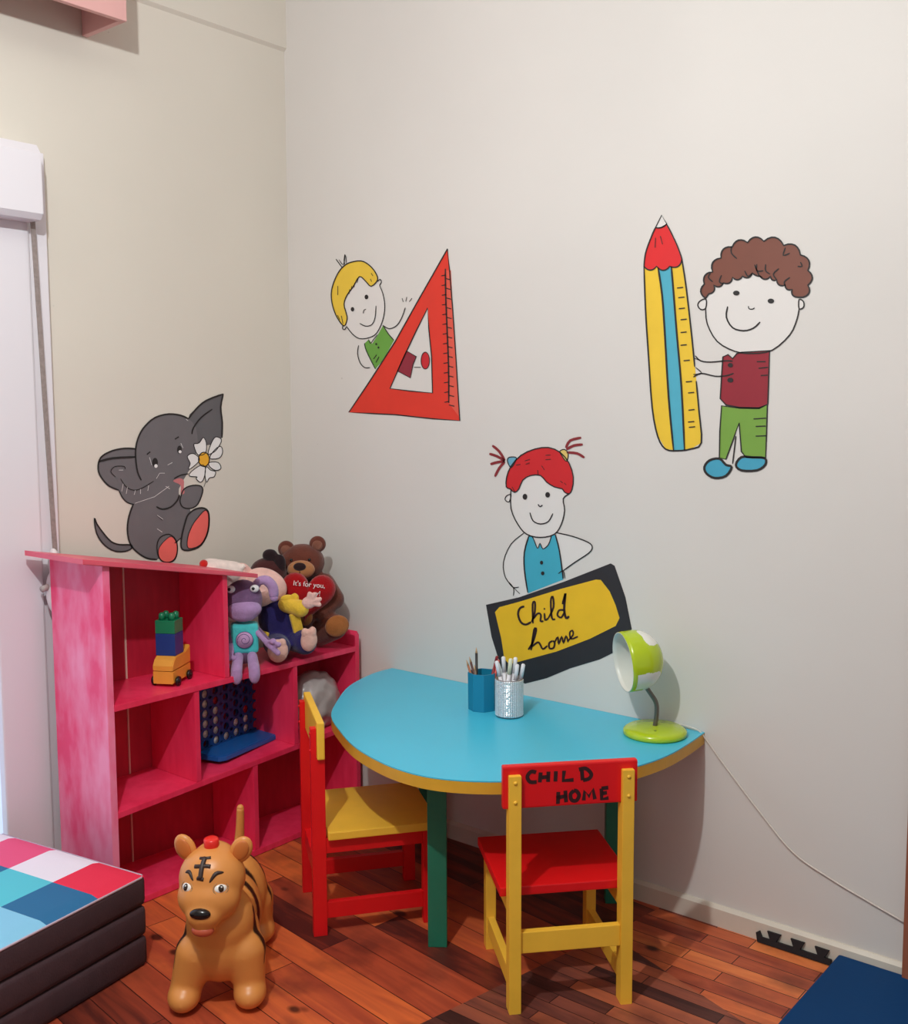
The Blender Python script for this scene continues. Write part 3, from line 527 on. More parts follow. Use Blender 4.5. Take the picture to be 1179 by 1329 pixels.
def brick(name, lab, col, z0, z1, m, studs):
    o = thing(name, lab, 'building block', M=WM[car.name] @ T(-.002, -.006, z0))
    mb = MB(); mb.box(-.030, .030, -.030, .028, 0, z1-z0, bev=.0015); mb.build('block_body', m, o)
    if studs:
        for x in (-.015, .015):
            for y in (-.015, .014):
                mb = MB(); mb.lathe([(.0095, 0), (.0095, .011), (.008, .018), (.004, .021)], T(x, y, z1-z0), 16); mb.build('stud', m, o)
    return o
BLUE = mat('block_blue', rgb(24, 62, 132), .35); GRN = mat('block_green', rgb(22, 128, 88), .3)
brick('building_block', 'dark blue toy building block standing on the yellow toy car', 0, .0865, .151, BLUE, False)
brick('building_block', 'green toy building block with four round studs on top of the blue block', 0, .1515, .190, GRN, True)

# ------------------------------------------------------------------ connect game
GB = mat('game_blue', rgb(22, 92, 168), .35); G0 = Vector((.212, -.592, 0)); G1 = Vector((.160, -.312, 0)); wv = (G1-G0).normalized(); nv = Vector((wv.y, -wv.x, 0)); GL = (G1-G0).length
zs = s2z(-.45)+.0175+.004
gm = thing('grid_game', 'blue upright four-in-a-row grid game on a blue base in the middle shelf', 'board game', M=Matrix(((wv.x, -nv.x, 0, G0.x), (wv.y, -nv.y, 0, G0.y), (0, 0, 1, zs), (0, 0, 0, 1))))
mb = MB(); mb.prism([(-.020, .012), (-.012, -.085), (.01, -.100), (GL-.005, -.100), (GL+.022, -.085), (GL+.022, .012)], 0, .018, bev=.003); mb.build('base', GB, gm)
NC, NR = 6, 6; pw = GL/NC; ph = .190/NR
mb = MB(); K = 12
def hole_panel(mb, y):
    for i in range(NC):
        for j in range(NR):
            cx, cz = (i+.5)*pw, .020+(j+.5)*ph; rr = .0125
            ring = [(cx+rr*cos(2*pi*k/K), y, cz+rr*sin(2*pi*k/K)) for k in range(K)]
            sq = []
            for k in range(K):
                c_, s_ = cos(2*pi*k/K), sin(2*pi*k/K); m_ = max(abs(c_), abs(s_)); sq.append((cx+pw/2*c_/m_, y, cz+ph/2*s_/m_))
            mb._add(ring+sq, [(k, (k+1) % K, K+(k+1) % K, K+k) for k in range(K)])
hole_panel(mb, -.0055); hole_panel(mb, .0055)
mb.box(-.010, 0, -.008, .008, .0182, .225, bev=.002).box(GL, GL+.010, -.008, .008, .0182, .225, bev=.002).box(0, GL, -.0065, .0065, .0182, .022)
mb.build('grid_frame', mat('game_blue_dark', rgb(24, 70, 130), .35), gm, recalc=False)
DW = mat('disc_white', rgb(226, 220, 206), .4); DR = mat('disc_red', rgb(170, 24, 34), .4)
def disc(i, j, m, lab, grp):
    mb = MB(); mb.lathe([(.0138, -.002), (.0145, 0), (.0138, .002)], T((i+.5)*pw, 0, .020+(j+.5)*ph) @ Rx(pi/2), 20); mb.lathe([(.008, -.0028), (.0085, 0), (.008, .0028)], T((i+.5)*pw, 0, .020+(j+.5)*ph) @ Rx(pi/2), 16)
    o = mb.build('game_disc', m); o.matrix_local = WM[gm.name]; tag(o, lab, 'game disc', grp); return o
ordn = ['topmost', 'second from top', 'third from top', 'fourth from top', 'lowest']
for j in range(1, 6): disc(0, j, DW, '%s of five white discs in the leftmost column of the blue game' % ordn[5-j], 'white discs in the blue game')
for j in range(0, 4): disc(1, j, DW, '%s of four white discs in the second column of the blue game' % ['topmost', 'second from top', 'third from top', 'lowest'][3-j], 'white discs in the blue game')
disc(2, 0, DW, 'single white disc at the bottom of the third column of the blue game', 'white discs in the blue game')
for c_, w_ in ((3, 'fourth'), (4, 'fifth')):
    for j in (0, 1): disc(c_, j, DW, '%s of two white discs in the %s column of the blue game' % (('lower', 'upper')[j], w_), 'white discs in the blue game')
disc(1, 4, DR, 'dark red disc above the white ones in the second column of the blue game', None); disc(4, 2, DR, 'dark red disc above the white ones in the fifth column of the blue game', None)

# ------------------------------------------------------------------ plastic bag
bg = MB(); b = bmesh.new(); bmesh.ops.create_icosphere(b, subdivisions=5, radius=1)
rnd = random.Random(3); ds = [(Vector((rnd.uniform(-1, 1), rnd.uniform(-1, 1), rnd.uniform(-1, 1))).normalized(), rnd.uniform(4, 9), rnd.uniform(0, 6)) for _ in range(16)]
for v in b.verts:
    n = v.co.normalized(); k = 1
    for d_, fr, ph_ in ds: k += .022*abs(sin(fr*n.dot(d_)+ph_))-.010
    z = n.z
    v.co = Vector((n.x*.072*k, n.y*.098*k, (z*.098)*k))
    if v.co.z < -.085: v.co.z = -.085
bg.merge(b, None, 0, True)
bo = bg.build('plastic_bag', mat('bag_film', rgb(176, 168, 166), .3, noise=.10, nscale=30, bump=.5, bscale=28, spec=.7)); bo.location = (.268, -.168, s2z(-.168)+.0175+.0852)
tag(bo, 'crumpled greyish white plastic bag in the right compartment of the pink shelf', 'plastic bag')

# ------------------------------------------------------------------ plush toys
def plush_mat(name, r, g, b): return mat('plush_'+name, rgb(r, g, b), .95, noise=.10, nscale=45, bump=.5, bscale=220, sheen=.3, spec=.1)
def toy(name, lab, loc, ang): return thing(name, lab, 'soft toy', loc, radians(ang))
SZ = .586
# local frame: +X to the right as seen from the room, -Y towards the room, Z up
# lilac plush with turquoise shirt
t = toy('lilac_plush', 'lilac soft toy in turquoise shirt with spiral disc, legs hanging over the shelf edge', (.296, -.476, SZ), 50)
PUR = plush_mat('lilac', 176, 140, 186); PURD = plush_mat('plum', 122, 90, 126)
mb = MB(); mb.ell((0, .0, .212), (.060, .044, .064)).ell((.0, -.002, .185), (.058, .046, .038)).ell((0, 0, .07), (.036, .030, .06)).capsule((.035, 0, .125), (.075, -.03, .085), .011, .009).capsule((-.038, -.015, .11), (-.047, -.04, .045), .011, .009)
fuse('body', mb, PURD, t, .004, 5)
mb = MB(); mb.ell((.004, -.026, .188), (.052, .032, .030)).ell((.0, -.024, .176), (.046, .030, .028)); label(fuse('muzzle', mb, PUR, t, .003, 5), 'broad lilac mouth pouch')
mb = MB(); mb.tube(cr([(.034, 0, .240), (.047, -.012, .268), (.070, -.018, .274), (.090, -.02, .254), (.094, -.022, .222)], 5), [.012, .012, .013, .013, .013, .013, .014, .014, .014, .015, .015, .016, .016, .016, .016, .016, .016, .016, .015, .015, .012], seg=12); mb.ell((.094, -.022, .220), .013); mb.build('ear', PUR, t)
mb = MB(); mb.ell((-.002, .004, .1), (.043, .034, .052)); mb.box(-.041, .045, -.032, .028, .048, .142, bev=.012); label(fuse('shirt', mb, plush_mat('turquoise', 78, 198, 200), t, .0035, 3), 'turquoise shirt')
mb = MB(); mb.lathe([(.025, 0), (.025, .002)], T(.002, -.036, .094) @ Rx(pi/2), 24); label(mb.build('shirt_patch', plush_mat('patch_lilac', 198, 160, 202), t), 'round lilac patch')
sp = [(.002+(.002+.0022*a)*cos(a*1.05), -.0385, .094+(.002+.0022*a)*sin(a*1.05)) for a in [i*.45 for i in range(22)]]
mb = MB(); mb.tube(sp, .0008, seg=6); mb.tube([(.002+.0255*cos(a*pi/16), -.037, .094+.0255*sin(a*pi/16)) for a in range(33)], .001, seg=6); mb.build('spiral', mat('spiral_thread', rgb(70, 50, 110), .8), t)
for x in (-.023, .030):
    mb = MB(); mb.capsule((x*.8, -.03, .040), (x, -.092, .012), .016, .018); mb.ell((x, -.096, .000), (.018, .014, .030)); fuse('leg', mb, PUR, t, .0035, 4)
mb = MB(); mb.capsule((.036, -.02, .118), (.070, -.052, .085), .009, .008); mb.capsule((.070, -.052, .085), (.102, -.070, .056), .010, .009); mb.ell((.088, -.070, .093), .010).ell((.104, -.074, .083), .009).capsule((.07, -.052, .085), (.084, -.07, .095), .007, .006).capsule((.085, -.062, .07), (.104, -.074, .083), .006, .006); fuse('arm', mb, PUR, t, .0028, 3)
mb = MB(); mb.capsule((-.042, -.02, .085), (-.040, -.048, .06), .010, .011); mb.ell((-.046, -.058, .045), .010).ell((-.030, -.06, .044), .009).ell((-.050, -.056, .020), .010); fuse('arm', mb, PUR, t, .003, 3)
for x in (-.036, .036):
    mb = MB(); mb.ell((x, -.034, .252), (.014, .009, .012)); e = mb.build('eye', mat('eye_white', rgb(238, 234, 236), .2), t)
    mb = MB(); mb.ell((x-.004, -.0415, .253), (.005, .003, .005)); mb.build('pupil', mat('pupil_black', rgb(15, 12, 16), .15), e)

# pink pig-like plush in navy overalls
t = toy('pink_plush', 'pale pink soft toy in navy dungarees, slumped between lilac toy and heart bear', (.245, -.315, SZ), 46)
PK = plush_mat('pale_pink', 234, 186, 176); NV = plush_mat('navy', 44, 36, 92); YL = plush_mat('yellow', 232, 188, 62); SOLE = plush_mat('sole_pink', 226, 178, 164)
mb = MB(); mb.ell((-.022, -.01, .232), (.074, .058, .056), rot=Ry(radians(25))).ell((-.035, -.045, .205), (.045, .035, .035)); fuse('head', mb, PK, t, .005, 5)
mb = MB(); mb.tube(cr([(-.070, .0, .268), (-.098, -.015, .290), (-.090, -.03, .255), (-.082, -.035, .235)], 4), [.016, .018, .02, .021, .022, .022, .022, .02, .018, .016, .014, .012, .01], seg=12); fuse('ear', mb, PK, t, .004, 3)
mb = MB(); mb.ell((.022, .0, .115), (.068, .058, .098), rot=Ry(radians(-12))).capsule((.008, -.03, .048), (.024, -.10, .048), .040, .036).capsule((.06, -.01, .06), (.105, -.075, .055), .042, .038); label(fuse('dungarees', mb, NV, t, .005, 5), 'navy velvet dungarees')
mb = MB(); mb.ell((.022, -.137, .046), (.033, .014, .038)).ell((.008, -.138, .070), (.014, .012, .014)).ell((.036, -.138, .072), (.013, .012, .014)); fuse('foot', mb, SOLE, t, .0035, 4)
mb = MB(); mb.ell((.118, -.108, .070), (.027, .016, .036), rot=Ry(radians(8))).ell((.106, -.112, .096), (.012, .012, .016)).ell((.130, -.112, .098), (.013, .012, .018)); fuse('foot', mb, SOLE, t, .0035, 4)
mb = MB(); mb.capsule((.045, -.04, .175), (.092, -.068, .165), .026, .028); label(fuse('sleeve', mb, YL, t, .004, 4), 'yellow sleeve')
mb = MB(); mb.ell((.118, -.082, .186), (.022, .014, .020)); 
for dx, dz in [(.020, .028), (.036, .012), (.034, -.006), (.004, .030)]: mb.capsule((.118, -.082, .186), (.118+dx, -.088, .186+dz), .009, .0075)
fuse('hand', mb, PK, t, .003, 3)
mb = MB(); mb.ell((.052, -.052, .196), (.024, .010, .013)).ell((.074, -.055, .198), (.014, .008, .016)); label(fuse('bow', mb, YL, t, .003, 3), 'yellow bow collar')
mb = MB(); mb.box(-.017, .017, -.006, .006, -.034, .034, bev=.004, M=T(.078, -.062, .118) @ Rz(radians(30)) @ Ry(radians(-14))); label(mb.build('patch', YL, t), 'yellow knee patch')
mb = MB(); mb.box(-.018, .018, -.005, .005, -.013, .013, bev=.004, M=T(-.028, -.066, .083) @ Ry(radians(20))); label(mb.build('patch', YL, t), 'small yellow patch')

# white / red topped plush lying behind the roof
t = toy('white_plush', 'white soft toy with a red spot lying behind the pink roof board', (.150, -.45, SZ), 46)
WH = plush_mat('white', 232, 214, 206)
mb = MB(); mb.capsule((-.030, .0, .298), (.045, -.0, .282), .030, .034).ell((.02, .01, .16), (.06, .045, .13)).capsule((.045, -.0, .275), (.075, -.01, .300), .018, .010); fuse('body', mb, WH, t, .005, 6)
mb = MB(); mb.ell((-.046, -.018, .312), (.014, .018, .013)); label(mb.build('red_spot', plush_mat('red', 200, 36, 32), t), 'red tip')

# dark brown bear behind
t = toy('dark_bear', 'dark brown soft toy bear, only its crown and black ear showing behind the pink plush', (.200, -.268, SZ), 46)
DB = plush_mat('dark_brown', 70, 34, 34); BE = plush_mat('ear_black', 40, 26, 30)
mb = MB(); mb.ell((-.018, .0, .262), (.062, .045, .052)).ell((0, .01, .12), (.05, .045, .11)); fuse('body', mb, DB, t, .005, 5)
mb = MB(); mb.ell((-.010, -.014, .322), (.026, .014, .022)); mb.ell((.022, -.02, .295), (.02, .012, .032)); fuse('ear', mb, BE, t, .004, 3)

# brown bear with heart
t = toy('teddy_bear', 'brown teddy bear hugging a red heart on the right end of the pink shelf', (.220, -.155, SZ), 42)
BR = plush_mat('bear_brown', 104, 54, 42); BRD = plush_mat('bear_shade', 84, 56, 50); TAN = plush_mat('bear_tan', 176, 118, 76); SOL = plush_mat('bear_sole', 164, 98, 52)
mb = MB(); mb.ell((-.003, .0, .287), (.076, .060, .062)).ell((.0, .0, .115), (.078, .060, .115)).capsule((-.06, -.02, .19), (-.07, -.065, .14), .028, .026).capsule((.072, -.005, .215), (.105, -.03, .165), .034, .034).capsule((.105, -.03, .165), (.062, -.07, .125), .032, .026)
mb.capsule((-.030, -.03, .06), (.008, -.075, .115), .046, .036).capsule((.055, -.02, .055), (.105, -.065, .078), .050, .044)
fuse('body', mb, BR, t, .005, 6)
for x, z in ((-.056, .332), (.049, .347)):
    mb = MB(); mb.ell((x, .0, z), (.028, .016, .028)); e = mb.build('ear', BR, t)
    mb = MB(); mb.ell((x, -.011, z-.003), (.018, .009, .018)); mb.build('inner_ear', plush_mat('bear_inner_ear', 132, 84, 68), e)
mb = MB(); mb.ell((-.002, -.058, .270), (.046, .026, .031)); label(mb.build('muzzle', TAN, t), 'tan muzzle')
mb = MB(); mb.ell((-.004, -.081, .283), (.021, .008, .014)); mb.build('nose', plush_mat('bear_nose', 44, 26, 28), t)
mb = MB(); mb.tube(cr([(-.004, -.0852, .270), (-.003, -.084, .254), (-.002, -.078, .242)], 4), .0012, seg=6); mb.build('mouth_seam', mat('seam_dark', rgb(60, 30, 24), .9), t)
for x in (-.034, .026):
    mb = MB(); mb.ell((x, -.055, .302), (.005, .004, .005)); mb.build('eye', MATS['pupil_black'], t)
# heart
hp = []
for i in range(40):
    a = 2*pi*i/40; hp.append((16*sin(a)**3*.0056, (13*cos(a)-5*cos(2*a)-2*cos(3*a)-cos(4*a))*.0058))
b = bmesh.new(); ring_levels = [(1, 0), (.97, .012), (.88, .022), (.7, .030), (.4, .035), (0.05, .037)]
mbh = MB(); vv = []; ff = []
for sgn in (1, -1):
    base = len(vv)
    for sc_, d_ in ring_levels:
        for x, z in hp: vv.append((x*sc_, -d_*sgn, z*sc_))
    for l in range(len(ring_levels)-1):
        for k in range(40): ff.append((base+l*40+k, base+l*40+(k+1) % 40, base+(l+1)*40+(k+1) % 40, base+(l+1)*40+k))
    ff.append(tuple(base+(len(ring_levels)-1)*40+k for k in range(40)))
HM = T(.022, -.092, .192) @ Ry(radians(6)) @ Rx(radians(-10))
mbh._add(vv, ff, HM, 0, True); hrt = label(mbh.build('heart', plush_mat('heart_red', 158, 12, 20), t), 'stuffed red heart with white wording'); 
def text_mesh(s_, size, depth=.0008):
    cu = bpy.data.curves.new('t', 'FONT'); cu.body = s_; cu.size = size; cu.extrude = depth; cu.align_x = 'CENTER'
    o = bpy.data.objects.new('t', cu); C.objects.link(o); dg = bpy.context.evaluated_depsgraph_get(); me = bpy.data.meshes.new_from_object(o.evaluated_get(dg)); bpy.data.objects.remove(o); return me
def text_obj(name, s_, size, M_, m, parent):
    me = text_mesh(s_, size); me.transform(M_); me.materials.clear(); me.materials.append(m)
    o = bpy.data.objects.new(name, me); C.objects.link(o); o.parent = parent; return o
WT = mat('white_print', rgb(236, 222, 220), .6)
text_obj('heart_wording', "It's for you,", .0225, HM @ T(.004, -.0372, .026) @ Rx(pi/2), WT, hrt)
text_obj('heart_wording', "y!", .0215, HM @ T(.036, -.036, .0) @ Rx(pi/2), WT, hrt)
mb = MB(); mb.ell((0, 0, 0), (.040, .012, .035), T(.118, -.112, .090) @ Ry(radians(-18)) @ Rz(radians(10))); label(mb.build('foot_sole', SOL, t), 'orange-brown sole')
mb = MB(); mb.ell((0, 0, 0), (.026, .012, .036), T(.012, -.113, .128) @ Ry(radians(-12))); label(mb.build('foot_sole', SOL, t), 'orange-brown sole')

# ------------------------------------------------------------------ table
TB = mat('laminate_turquoise', rgb(70, 192, 224), .32, noise=.02, nscale=4); BAND = mat('edge_yellow', rgb(214, 160, 48), .4, noise=.05, nscale=20); TG = mat('leg_green', rgb(28, 114, 88), .45, noise=.08, nscale=12, bump=.15)
out = [(.480, -.002), (.482, -.10), (.532, -.255), (.628, -.402), (.725, -.52), (.850, -.606), (.960, -.668), (1.07, -.708), (1.17, -.728), (1.27, -.722), (1.37, -.676), (1.47, -.590), (1.55, -.485), (1.605, -.365), (1.628, -.24), (1.626, -.12), (1.615, -.002)]
poly = [(v.x, v.y) for v in cr([(x, y, 0) for x, y in out], 4)]
tb = thing('half_round_table', 'half-round turquoise table with a yellow edge band standing against the back wall', 'table', (1.05, -.3, 0))
mb = MB(); mb.prism(poly, .517, .520); label(mb.build('tabletop', TB, tb, world=True), 'turquoise laminate top')
mb = MB(); mb.prism(poly, .488, .5165); label(mb.build('edge_band', BAND, tb, world=True), 'yellow edge band')
for x, y in ((1.146, -.555), (1.375, -.060), (.69, -.070)):
    mb = MB(); mb.box(-.0245, .0245, -.018, .018, 0, .4875, T(x, y, 0) @ Rz(radians(38)), bev=.002); mb.build('leg', TG, tb, world=True)
mb = MB(); mb.box(.72, 1.35, -.085, -.065, .44, .4875); mb.build('apron', TG, tb, world=True)

# ------------------------------------------------------------------ chairs
def make_chair(lab, loc, ang, fm, sm, board):
    t = thing('child_chair', lab, 'chair', loc, ang, None)
    mb = MB(); mb.box(-.160, .160, .022, .318, .263, .285, bev=.003); mb.build('seat', sm, t)
    for x in (-.132, .132):
        mb = MB()
        mb.prism([(-.018, 0), (.018, 0), (.018, .4785), (-.0035, .4785), (-.0035, .560), (-.018, .560)], x-.014, x+.014, PYZ, bev=.001)
        mb.build('back_post', fm, t)
        mb = MB(); mb.box(x-.013, x+.013, .278, .312, 0, .2625, bev=.002); mb.build('front_leg', fm, t)
        mb = MB(); mb.box(x-.009, x+.009, .0182, .2778, .222, .2625, bev=.001); mb.build('seat_rail', fm, t)
        mb = MB(); mb.box(x-.009, x+.009, .0182, .2778, .045, .088, bev=.001); mb.build('side_stretcher', fm, t)
    mb = MB(); mb.box(-.1178, .1178, -.010, .008, .140, .190, bev=.0015); mb.build('back_stretcher', fm, t)
    mb = MB(); mb.box(-.1178, .1178, .284, .302, .222, .2625, bev=.0015); mb.build('front_rail', fm, t)
    mb = MB(); mb.box(-.158, .158, -.003, .017, .480, .579, bev=.004); bo = mb.build('backrest', board, t)
    for x in (-.132, .132):
        for z in (.500, .545):
            mb = MB(); mb.lathe([(.0045, 0), (.004, .002), (.001, .003)], T(x, -.018, z) @ Rx(pi/2), 12); mb.build('screw', fm, t)
    return t, bo
RED = mat('chair_red', rgb(224, 16, 22), .4, noise=.05, nscale=10, bump=.08); YEL = mat('chair_yellow', rgb(246, 192, 62), .4, noise=.05, nscale=12, bump=.08)
ca, _ = make_chair('small red wooden chair with yellow seat and yellow backrest, beside the pink shelf', (.763, -.632, 0), radians(-36.3), RED, YEL, YEL)
cb, bo = make_chair('small yellow wooden chair with red seat and red backrest lettered CHILD HOME', (1.566, -.578, 0), radians(48.1), YEL, RED, RED)
# hand-painted words on the back of the red backrest
LB = MB(); K4 = 1980.0
def L_(pts, w=.0045):
    q = [(-.132+(x-245)/K4, .580-(y-95-(490-x)*.06*1.0)/K4) for x, y in pts]
    n = len(q); vv = []
    for i in range(n):
        a = Vector(q[max(i-1, 0)]); b2 = Vector(q[min(i+1, n-1)]); t = (b2-a).normalized(); nn = Vector((-t.y, t.x)); p = Vector(q[i])
        for s_ in (1, -1): v = p+nn*w*s_; vv.append((v.x, -.0035, v.y))
    LB._add(vv, [(2*i, 2*i+1, 2*i+3, 2*i+2) for i in range(n-1)])
def smo(p): return [(v.x, v.y) for v in cr([(a, b, 0) for a, b in p], 4)]
for st in [smo([(345, 138), (322, 135), (305, 158), (318, 182), (348, 182)]), [(366, 138), (362, 184)], [(402, 134), (400, 182)], [(364, 162), (402, 158)], [(436, 132), (434, 180)], [(474, 130), (470, 176), (518, 172)], [(556, 126), (560, 174)], smo([(542, 124), (575, 120), (600, 145), (590, 166), (562, 174)]),
           [(448, 228), (446, 284)], [(480, 222), (484, 276)], [(438, 256), (490, 246)], smo([(520, 222), (504, 240), (510, 266), (532, 268), (544, 244), (532, 224), (520, 222)]), [(566, 268), (570, 224), (590, 250), (608, 216), (618, 262)], [(648, 212), (650, 262), (682, 256)], [(648, 212), (680, 208)], [(648, 236), (674, 232)]]:
    L_(st)
o = LB.build('backrest_writing', mat('writing_black', rgb(52, 18, 20), .5), bo, recalc=False); label(o, 'hand-painted words CHILD HOME')

# ------------------------------------------------------------------ desk lamp
LG = mat('lamp_lime', rgb(178, 200, 28), .22, coat=.4); LW = mat('lamp_white', rgb(236, 234, 226), .22, coat=.4)
la = thing('desk_lamp', 'lime green and white desk lamp with bent metal stem on the turquoise table', 'lamp', (1.521, -.102, .5205))
mb = MB(); mb.lathe([(.080, 0), (.084, .004), (.083, .013), (.074, .019), (.03, .022), (.012, .024)], seg=48); mb.build('lamp_base', LG, la)
mb = MB(); mb.lathe([(.004, 0), (.003, .002)], T(.02, -.035, .0205), 12); mb.build('switch', mat('switch_green', rgb(120, 140, 30), .4), la)
base = Vector((0, 0, 0))
rv = Vector((.773, .635, 0)); tv = Vector((.635, -.773, 0))   # room-facing axes
def LP(r, t_, z): return rv*r+tv*t_+Vector((0, 0, z))
mb = MB(); mb.tube(cr([LP(.0, 0, .022), LP(.004, 0, .055), LP(.002, .0, .085), LP(-.014, .0, .112), LP(-.034, .0, .140)], 6), .0062, seg=14); mb.build('stem', mat('stem_metal', rgb(120, 112, 104), .35, metal=.8, bump=.3, bscale=300), la)
ax = (rv*-.93+tv*.17+Vector((0, 0, -.10))).normalized()      # opening direction
za = ax; xa = za.cross(Vector((0, 0, 1))).normalized(); ya = za.cross(xa)
HC = LP(-.055, .0, .200)
HMx = Matrix(((xa.x, ya.x, za.x, HC.x), (xa.y, ya.y, za.y, HC.y), (xa.z, ya.z, za.z, HC.z), (0, 0, 0, 1)))
prof = []
R0 = .080
for i in range(81):
    a = pi/2*i/80; prof.append((max(.0015, R0*sin(a)**.95), -.072*cos(a)))
prof += [(R0, .022), (R0*.985, .034), (R0*.955, .034), (R0*.965, .020)]
for i in range(14, -1, -1):
    a = pi/2*i/14; prof.append((max(.001, (R0-.004)*sin(a)**.95), -.068*cos(a)))
mb = MB(); mb.lathe(prof, HMx, 220); shd = mb.build('lamp_shade', None, la, mats=[LG, LW, mat('shade_inside', rgb(226, 224, 214), .3)])
iv = HMx.inverted()
R3 = HMx.to_3x3().transposed()
upl = R3 @ Vector((0, 0, 1)); vwl = R3 @ tv; bkl = Vector((0, 0, -1))
patches = [((upl*.85+vwl*.35+bkl*.45).normalized(), .40, 0), ((upl*-.55+vwl*.75+bkl*.35).normalized(), .44, 1.4), ((upl*.1-vwl*.9+bkl*.3).normalized(), .5, 2.5)]
for f in shd.data.polygons:
    c = iv @ f.center; rr = math.hypot(c.x, c.y); a = math.atan2(c.y, c.x)
    inner = f.normal.dot((HMx.to_3x3() @ Vector((c.x, c.y, c.z-.05 if c.z > .0 else c.z)))) < 0
    if inner or c.z > .030: f.material_index = 2; continue
    v_ = Vector((c.x, c.y, c.z)).normalized(); hit = False
    for pc, rad_, ph_ in patches:
        ang = v_.angle(pc); rel = v_-pc; az_ = math.atan2(rel.dot(pc.orthogonal()), rel.dot(pc.cross(pc.orthogonal())))
        if ang < rad_*(1+.16*sin(3*az_+ph_)): hit = True
    f.material_index = 1 if hit else 0
mb = MB(); mb.tube([HMx @ Vector((0, 0, -.06)), HMx @ Vector((0, 0, -.02))], .014, seg=16); mb.ell(HMx @ Vector((0, 0, -.022)), .022); mb.build('bulb', mat('bulb_glass', rgb(240, 238, 230), .2), la)
cp = [(1.56, -.035, .528), (1.53, -.012, .534), (1.47, -.012, .531), (1.435, -.04, .526), (1.425, -.085, .5235)]
cp = [(1.425, -.085, .5235), (1.437, -.035, .526), (1.49, -.010, .530), (1.56, -.012, .530), (1.603, -.012, .524), (1.625, -.008, .500), (1.671, -.006, .447), (1.769, -.005, .345), (1.864, -.005, .257), (1.963, -.005, .214), (2.058, -.005, .183), (2.142, -.006, .158)]
mb = MB(); mb.tube(cr(cp, 6), .0022, seg=8); co = mb.build('power_cord', mat('cord_white', rgb(214, 204, 194), .5), la, world=True)

# ------------------------------------------------------------------ pen pots
bc = thing('blue_pen_pot', 'blue plastic pen pot on the turquoise table, left of the silver pot', 'pen pot', (1.015, -.195, .5205), radians(20))
def ngon(r, n=8, squash=1): return [(r*cos(2*pi*(k+.5)/n)*squash, r*sin(2*pi*(k+.5)/n)) for k in range(n)]
mb = MB(); o8, i8 = ngon(.043), ngon(.039); H_ = .108
def ringp(p, z, s_=1): return [(x*s_, y*s_, z) for x, y in p]
vv = ringp(o8, 0, .97)+ringp(o8, H_)+ringp(i8, H_)+ringp(i8, .006, .97); ff = [tuple(range(8))[::-1], tuple(range(24, 32))]
for l in range(3):
    for k in range(8): ff.append((l*8+k, l*8+(k+1) % 8, l*8+8+(k+1) % 8, l*8+8+k))
mb._add(vv, ff); mb.build('pot_body', mat('pot_blue', rgb(20, 128, 164), .4), bc)
SIL = mat('rhinestone_silver', rgb(150, 148, 154), .3, metal=.6); 
sc = thing('silver_pen_pot', 'silver pen pot covered in glittering rhinestones on the turquoise table', 'pen pot', (1.116, -.203, .5205))
H2 = .108; mb = MB(); mb.lathe([(.035, 0), (.0385, .001), (.0385, H2), (.0365, H2), (.0365, .006), (.001, .006)], seg=40); pbod = mb.build('pot_body', SIL, sc)
mb = MB(); nst = 40; nrow = 20
for j in range(nrow):
    for i in range(nst):
        a = 2*pi*i/nst; z = .004+j*(H2-.006)/nrow+.0022; r = .0385; w_ = .0026
        c_ = Vector((r*cos(a), r*sin(a), z)); tg = Vector((-sin(a), cos(a), 0)); up = Vector((0, 0, 1)); nn = Vector((cos(a), sin(a), 0))
        mb._add([c_+tg*w_+up*w_, c_-tg*w_+up*w_, c_-tg*w_-up*w_, c_+tg*w_-up*w_, c_+nn*.002+tg*random.uniform(-.0012, .0012)+up*random.uniform(-.0012, .0012)], [(0, 1, 4), (1, 2, 4), (2, 3, 4), (3, 0, 4)])
ro = mb.build('rhinestones', mat('rhinestone', rgb(236, 236, 240), .28, metal=.5), sc); ro['kind'] = 'stuff'
def pen(name, lab, cat, loc0, off, top, r, m, tipm=None, grp=None, tipl=.016, capm=None):
    a = Vector(loc0)+Vector((off[0], off[1], .008)); b2 = Vector(loc0)+Vector(top)
    o = thing(name, lab, cat, a, 0, grp)
    d = (b2-a); n = d.normalized()
    mb = MB(); mb.tube([Vector((0, 0, 0)), d-n*tipl], r, seg=8); mb.build('barrel', m, o)
    mb = MB()
    if tipm: mb.tube([d-n*tipl, d], [r, .0006], seg=8); mb.build('tip', tipm, o)
    else: mb.tube([d-n*tipl, d-n*.003, d], [r*1.05, r*1.05, r*.6], seg=12); mb.build('cap', capm or m, o)
    return o
BP = (1.015, -.195, .5205); RAWW = mat('raw_pencil_wood', rgb(206, 160, 118), .7)
def rr_(r, t_): v = rv*r+tv*t_; return (v.x, v.y)
def pt(r, t_, z): v = rv*r+tv*t_; return (v.x, v.y, z)
pen('pencil', 'tall dark pencil standing upright at the back of the blue pot', 'pencil', BP, rr_(-.016, .004), pt(-.018, -.006, .178), .0038, mat('pencil_black', rgb(34, 30, 34), .4), RAWW)
pen('pencil', 'leftmost brown pencil leaning out of the blue pot', 'pencil', BP, rr_(-.004, .012), pt(-.047, .004, .144), .0034, mat('pencil_tan', rgb(170, 104, 70), .5), RAWW)
pen('pencil', 'brown pencil just right of the leftmost one in the blue pot', 'pencil', BP, rr_(-.002, -.004), pt(-.038, -.01, .150), .0034, mat('pencil_brown', rgb(96, 54, 44), .5), RAWW)
pen('pencil', 'short grey-brown pencil near the left rim of the blue pot', 'pencil', BP, rr_(-.010, .018), pt(-.024, .012, .132), .0034, mat('pencil_grey', rgb(130, 110, 96), .5), RAWW)
